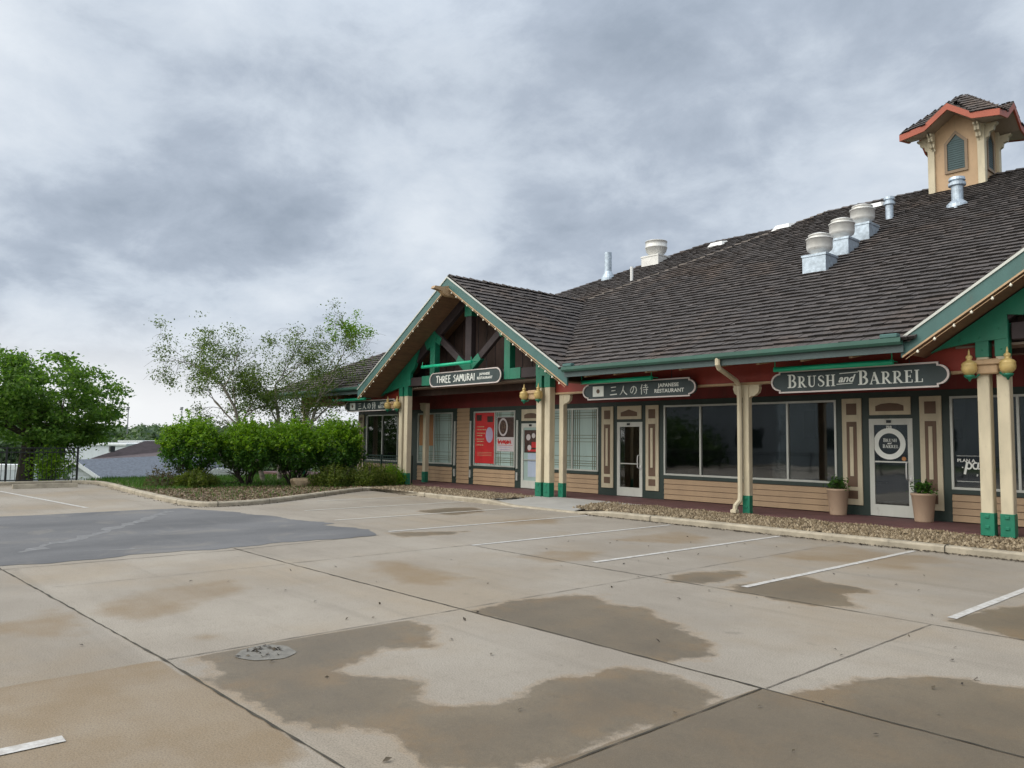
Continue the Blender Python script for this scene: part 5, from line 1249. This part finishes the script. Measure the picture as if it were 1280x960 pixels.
# mid-distance and far trees
def far_tree(c, h, w, label, seed, n_=2600, size=.5, z0=-5.4):
    t = thing('deciduous_tree', (c[0], c[1], z0), label, 'tree', 'trees beyond the parking lot'); rnd = random.Random(seed)
    tr = MB(); tr.tube([(c[0], c[1], z0-.3), (c[0]+.1, c[1], z0+h*.3), (c[0], c[1]+.1, z0+h*.6), (c[0], c[1], z0+h*.85)], [h*.028, h*.022, h*.015, h*.006], 7)
    for k in range(8): a = rnd.uniform(0, 6.28); zb = z0+h*rnd.uniform(.25, .6); tr.tube([(c[0], c[1], zb), (c[0]+w*.3*math.cos(a), c[1]+w*.3*math.sin(a), zb+h*.15), (c[0]+w*.6*math.cos(a), c[1]+w*.6*math.sin(a), zb+h*.22)], [h*.01, h*.007, h*.003], 5)
    tr.build('trunk', M['bark'], t)
    cs = []
    for _ in range(46):
        a = rnd.uniform(0, 6.28); ph = rnd.uniform(-.9, 1); q = rnd.uniform(.4, 1)
        cs.append((c[0]+w*q*math.sqrt(1-ph*ph*.9)*math.cos(a), c[1]+w*q*math.sqrt(1-ph*ph*.9)*math.sin(a), z0+h*.62+ph*h*.38))
    P = np.concatenate([np.array(q) + RNG.normal(size=(n_//46, 3))*w*.16 for q in cs]); v, f = leaves(P, size, .3, .7); npmesh('crown', [(v, f, M['leaf_far'])], t)
for px, D, h, w, lab in ((330, 75, 7.6, 3.4, 'grey green tree standing behind the middle birch'), (365, 85, 8.2, 3.6, 'dark green tree between the middle and right birch'), (432, 60, 6.3, 3.0, 'green tree under the left corner of the shake roof'),
                         (290, 110, 7.6, 4.5, 'distant tree behind the left birch trunk'), (20, 62, 6.4, 3.2, 'dark tree low behind the big maple trunk'), (-60, 60, 8, 4, 'tree beyond the left picture edge')):
    p = at(px, 540, D); far_tree((p.x, p.y), h, w, lab, int(px)+99, z0=float(gh(np.array(p.x), np.array(p.y))))
for x_, y_, h_, w_ in ((-57, -2.5, 9.5, 4), (-50, -6.5, 9, 3.6), (-66, -9, 11, 5), (-52, -14, 9, 4.5), (-60, -24, 10, 5), (-50, -34, 9, 5), (-68, -40, 11, 6), (-44, -26, 8, 4)):
    far_tree((x_, y_), h_, w_, 'tree standing beyond the lot outside the left picture edge', int(-x_*3), z0=float(gh(np.array(x_), np.array(y_))))
# far wood reads as one mass
rnd = random.Random(3); ch = []
bm = bmesh.new(); bmesh.ops.create_icosphere(bm, subdivisions=2, radius=1); bm.verts.index_update()
IV = np.array([v.co[:] for v in bm.verts]); IF = np.array([[v.index for v in f.verts] for f in bm.faces]); bm.free()
crowns = []; centers = []
for _ in range(1500):
    D = rnd.uniform(230, 620); az = rnd.uniform(-1.62, -.05); x, y = D*math.sin(az), D*math.cos(az)
    r = rnd.uniform(2.6, 5.6); z = float(gh(np.array(x), np.array(y))) + 4.4 + rnd.uniform(-1, 2.2)
    centers.append((x, y, z, r))
CE = np.array(centers)
V = IV[None]*(1+RNG.uniform(-.28, .28, (len(CE), len(IV), 1)))*CE[:, None, 3:4]*np.array([1, 1, .85])*.80 + CE[:, None, :3]
npF = (IF[None] + len(IV)*np.arange(len(CE))[:, None, None]).reshape(-1, 3)
U = RNG.normal(size=(len(CE), 110, 3)); U /= np.linalg.norm(U, axis=2)[..., None]; U[..., 2] = np.abs(U[..., 2])*.95
LP = (CE[:, None, :3] + U*CE[:, None, 3:4]*np.array([1, 1, .85])*RNG.uniform(.72, 1.1, (len(CE), 110, 1))).reshape(-1, 3)
lv, lf = leaves(LP, 1.15, .5, .8)
tag(npmesh('far_woodland', [(V.reshape(-1, 3), npF, M['leaf_far']), (lv, lf, M['leaf_far'])]), 'far green woodland along the horizon', 'woodland', kind='stuff')

# ------------------------------------------------------------------ neighbours down the slope
def lapsiding(mb, a, b_, z0, z1, nrm_, h=.22):
    a = Vector(a); b_ = Vector(b_); nrm_ = Vector(nrm_); k = int((z1-z0)/h)
    for i in range(k): 
        za = z0+i*h; mb.add([(a.x+nrm_.x*.03, a.y+nrm_.y*.03, za), (b_.x+nrm_.x*.03, b_.y+nrm_.y*.03, za), (b_.x, b_.y, za+h), (a.x, a.y, za+h)], [(0, 1, 2, 3)])
ap = at(95, 574.5, 72); ex = Vector((.667, .745, 0)).normalized(); ey = Vector((-.745, .667, 0)).normalized()
hw_, zr_, ze_ = 4.3, ap.z, ap.z-2.75; zb_ = -5.6
t = thing('gable_house', (ap.x, ap.y, zb_), 'grey shingled house with white gable, low behind the lawn at left', 'house')
o = Vector((ap.x, ap.y, 0))
mb = MB(); Lh = 30
c4 = [o-ex*(hw_-.4), o+ex*(hw_-.4), o+ex*(hw_-.4)+ey*Lh, o-ex*(hw_-.4)+ey*Lh]
mb.add([(*q[:2], zb_) for q in c4]+[(*q[:2], ze_+.1) for q in c4], [(0, 1, 5, 4), (1, 2, 6, 5), (2, 3, 7, 6), (3, 0, 4, 7)])
k = 13
for i in range(k):
    za = ze_-1.6+(zr_-ze_+1.5)*i/k; zb2 = za+(zr_-ze_+1.5)/k
    wa = min(1, (zr_-za)/(zr_-ze_))*(hw_-.35); wb = min(1, (zr_-zb2)/(zr_-ze_))*(hw_-.35)
    f0 = o-ey*.06; mb.add([(*(f0-ex*wa-ey*.035)[:2], za), (*(f0+ex*wa-ey*.035)[:2], za), (*(f0+ex*wb)[:2], zb2), (*(f0-ex*wb)[:2], zb2)], [(0, 1, 2, 3)])
mb.build('wall', M['whitewall'], t)
for sg in (1, -1):
    r_ = MB(); A = o-ey*.5; Bq = o+ey*Lh
    pts = [(*A[:2], zr_), (*Bq[:2], zr_), (*(Bq+ex*sg*hw_)[:2], ze_), (*(A+ex*sg*hw_)[:2], ze_)]
    r_.add(pts+[(p[0], p[1], p[2]-.12) for p in pts], [(0, 1, 2, 3), (4, 7, 6, 5), (0, 4, 5, 1), (1, 5, 6, 2), (2, 6, 7, 3), (3, 7, 4, 0)]); r_.build('roof', M['greyroof'], t)
    r_ = MB(); r_.beam((*(o-ey*.56)[:2], zr_-.1), (*(o-ey*.56+ex*sg*(hw_+.1))[:2], ze_-.16), .06, .36); r_.build('rake_board', M['whiteroof'], t)
# brown hipped roof behind
p1 = at(182, 551, 105); p2 = at(330, 548, 115); e1 = at(112, 573.5, 100); e2 = at(420, 573, 105)
t = thing('hip_house', (p1.x, p1.y, -5.4), 'brown hipped roof behind the grey shingled house', 'house')
r_ = MB(); bk = (p1-e1); e3 = Vector((2*p1.x-e1.x-10, 2*p1.y-e1.y+16, e1.z)); e4 = Vector((2*p2.x-e2.x-4, 2*p2.y-e2.y+16, e1.z)); e2.z = e1.z; p2.z = p1.z
r_.add([e1, e2, p2, p1, e3, e4], [(0, 1, 2, 3), (0, 3, 4), (3, 2, 5, 4), (1, 5, 2)]); r_.build('roof', M['brownroof'], t)
w_ = MB(); q = [e1, e2, e4, e3]; cc = sum((Vector(v) for v in q), Vector())/4; q = [cc+(Vector(v)-cc)*.93 for v in q]
w_.add([(v.x, v.y, -5.6) for v in q]+[(v.x, v.y, e1.z+.05) for v in q], [(0, 1, 5, 4), (1, 2, 6, 5), (2, 3, 7, 6), (3, 0, 4, 7)]); w_.build('wall', M['whitewall'], t)
v_ = MB(); vp_ = at(140, 561, 101); v_.box(vp_.x-.3, vp_.x+.3, vp_.y-.3, vp_.y+.3, vp_.z-.4, vp_.z+.35); v_.build('roof_vent', M['black'], t)
# white buildings
def whitebox(px0, px1, pyt, D, depth, h, label, roof='whiteroof'):
    a = at(px0, pyt, D); b_ = at(px1, pyt, D); d = Vector((b_.x-a.x, b_.y-a.y, 0)).normalized(); n_ = Vector((-d.y, d.x, 0))
    t = thing('white_building', (a.x, a.y, a.z-h), label, 'building'); w = MB(); q = [a, b_, b_+n_*depth, a+n_*depth]
    w.add([(v.x, v.y, a.z-h) for v in q]+[(v.x, v.y, a.z) for v in q], [(0, 1, 5, 4), (1, 2, 6, 5), (2, 3, 7, 6), (3, 0, 4, 7)]); w.build('wall', M['whitewall'], t)
    w = MB(); cc = sum((Vector(v) for v in q), Vector())/4; qq = [cc+(Vector(v)-cc)*1.02 for v in q]
    w.add([(v.x, v.y, a.z) for v in qq]+[(v.x, v.y, a.z+.35) for v in qq], [(0, 1, 5, 4), (1, 2, 6, 5), (2, 3, 7, 6), (3, 0, 4, 7), (4, 5, 6, 7)]); w.build('roof', M[roof], t)
    w = MB()
    for i in range(1, 6):
        c = a.lerp(b_, i/6) - n_*.03; w.add([(*(c-d*.5)[:2], a.z-h*.75), (*(c+d*.5)[:2], a.z-h*.75), (*(c+d*.5)[:2], a.z-h*.45), (*(c-d*.5)[:2], a.z-h*.45)], [(0, 1, 2, 3)])
    w.build('window', M['darkgreen'], t)
whitebox(82, 158, 556, 140, 30, 6, 'large white flat building behind the grey shingled house')
whitebox(148, 178, 552.5, 175, 20, 6, 'small white flat roof just above the brown roof')
whitebox(-40, 30, 587, 52, 1.6, 3, 'low white building seen through the iron fence at the left edge')
# white picket fence beyond the hedge
a = at(255, 586, 33); b_ = at(316, 584, 34); t = thing('picket_fence', (a.x, a.y, a.z-1.3), 'white picket fence glimpsed between the hedge stems', 'fence')
w = MB(); r_ = MB(); k = 26
for i in range(k):
    c = a.lerp(b_, i/(k-1)); w.box(c.x-.035, c.x+.035, c.y-.03, c.y+.03, a.z-1.6, a.z+(.03 if i % 2 else .0))
w.build('picket', M['whiteroof'], t)
for dz in (.2, .9): r_.beam((a.x, a.y, a.z-dz), (b_.x, b_.y, a.z-dz), .05, .09)
r_.build('rail', M['whiteroof'], t)
def mast(px, D, pyt, label):
    p = at(px, pyt, D); z0 = float(gh(np.array(p.x), np.array(p.y))); t = thing('light_mast', (p.x, p.y, z0), label, 'light mast', 'tall light masts on the horizon')
    m_ = MB(); m_.tube([(p.x, p.y, z0), (p.x, p.y, p.z)], [.22, .13], 8); m_.build('mast', M['mast'], t)
    m_ = MB()
    for k in range(6): m_.box(p.x-1.2+.4*k, p.x-.95+.4*k, p.y-.3, p.y+.1, p.z-.4+.5*(k % 2), p.z+.05+.5*(k % 2))
    m_.build('floodlight', M['mast'], t)
mast(160.5, 230, 511, 'tall light mast with floodlight head left of the hedge')
mast(227.5, 260, 511, 'thin light mast above the leftmost hedge shrub')
# across the lane behind the viewer (only mirrored in the glass)
t = thing('pale_warehouse', (-5, -38, 0), 'long pale grey building behind the viewer, mirrored in the shop glass', 'building')
w = MB(); w.box(-60, 30, -52, -38, -1, 6.5); w.build('wall', M['palewall'], t)
w = MB(); w.box(-61, 31, -53, -37.5, 6.5, 7.0); w.build('roof', M['brownroof'], t)
w = MB()
for x in range(-54, 28, 9): w.box(x, x+3, -38.1, -37.98, 1.2, 3.2)
w.build('window', M['darkgreen'], t)

# ------------------------------------------------------------------ sky, sun, camera
world = bpy.data.worlds.new('World'); scene.world = world; world.use_nodes = True
n = world.node_tree; bg = n.nodes['Background']
SUN_EL, SUN_AZ = rad(42), rad(-155)       # behind thick cloud, up on the left
sky = n.nodes.new('ShaderNodeTexSky'); sky.sky_type = 'NISHITA'; sky.sun_disc = False; sky.sun_elevation = SUN_EL; sky.sun_rotation = SUN_AZ
tc = n.nodes.new('ShaderNodeTexCoord'); sep = n.nodes.new('ShaderNodeSeparateXYZ'); n.links.new(tc.outputs['Generated'], sep.inputs[0])
zz = math_(n, 'ADD', math_(n, 'MAXIMUM', sep.outputs['Z'], 0.0), .34)
cmb = n.nodes.new('ShaderNodeCombineXYZ'); n.links.new(math_(n, 'DIVIDE', sep.outputs['X'], zz), cmb.inputs[0]); n.links.new(math_(n, 'DIVIDE', sep.outputs['Y'], zz), cmb.inputs[1])
c1 = noise(n, 1.75, 4, .50, cmb.outputs[0], .25); c2 = noise(n, 5.0, 8, .64, cmb.outputs[0], .2)
cl = math_(n, 'ADD', math_(n, 'MULTIPLY', c1, .68), math_(n, 'MULTIPLY', c2, .32))
cr = n.nodes.new('ShaderNodeValToRGB'); e = cr.color_ramp.elements
e[0].position = .36; e[0].color = (.345, .405, .49, 1); e[1].position = .66; e[1].color = (.77, .83, .90, 1)
k = e.new(.46); k.color = (.46, .525, .62, 1); k = e.new(.54); k.color = (.62, .69, .78, 1)
n.links.new(cl, cr.inputs['Fac'])
# thick overcast: brighter overhead, a light band low down towards the sun side
ov = n.nodes.new('ShaderNodeMapRange'); ov.inputs['From Min'].default_value = .45; ov.inputs['From Max'].default_value = 1.0; ov.inputs['To Min'].default_value = 1.0; ov.inputs['To Max'].default_value = 1.8
n.links.new(sep.outputs['Z'], ov.inputs['Value'])
band = math_(n, 'MULTIPLY', ramp(n, math_(n, 'MULTIPLY', sep.outputs['Z'], -1.0), -.17, -.03), ramp(n, math_(n, 'MULTIPLY', sep.outputs['X'], -1.0), .62, 1.0))
cc = mixc(n, math_(n, 'MULTIPLY', band, .9), cr.outputs['Color'], (.98, .99, 1.0))
# bright lobe added to the sky behind the viewer, to light the porch
dt = n.nodes.new('ShaderNodeVectorMath'); dt.operation = 'DOT_PRODUCT'; n.links.new(tc.outputs['Generated'], dt.inputs[0]); dt.inputs[1].default_value = Vector((-.30, -.86, .36)).normalized()
glow = ramp(n, dt.outputs['Value'], .22, .92)
cc = mixc(n, glow, cc, (2.0, 1.98, 1.88))
sc = n.nodes.new('ShaderNodeVectorMath'); sc.operation = 'SCALE'; n.links.new(cc, sc.inputs[0]); n.links.new(math_(n, 'MULTIPLY', ov.outputs[0], 10.0), sc.inputs['Scale'])
mixed = mixc(n, .96, sky.outputs['Color'], sc.outputs[0])
n.links.new(mixed, bg.inputs['Color']); bg.inputs['Strength'].default_value = .10

sl = bpy.data.lights.new('sun', 'SUN'); sl.energy = .9; sl.angle = rad(40); sl.color = (1, .96, .9)
so = bpy.data.objects.new('sun', sl); col.objects.link(so)
sd = Vector((math.sin(SUN_AZ)*math.cos(SUN_EL), math.cos(SUN_AZ)*math.cos(SUN_EL), math.sin(SUN_EL)))
so.rotation_euler = sd.to_track_quat('Z', 'Y').to_euler(); so.location = (0, 0, 30)

cam = bpy.data.cameras.new('camera'); co = bpy.data.objects.new('camera', cam); col.objects.link(co)
cam.sensor_fit = 'HORIZONTAL'; cam.sensor_width = 36; cam.lens = FPX/1280*36; cam.clip_start = .05; cam.clip_end = 8000
co.matrix_world = Matrix(((CR.x, CU.x, -CF.x, EYE.x), (CR.y, CU.y, -CF.y, EYE.y), (CR.z, CU.z, -CF.z, EYE.z), (0, 0, 0, 1)))
scene.camera = co
vs = scene.view_settings; vs.view_transform = 'Standard'; vs.look = 'None'; vs.exposure = 0; vs.gamma = 1; vs.use_curve_mapping = False
scene.render.engine = 'CYCLES'
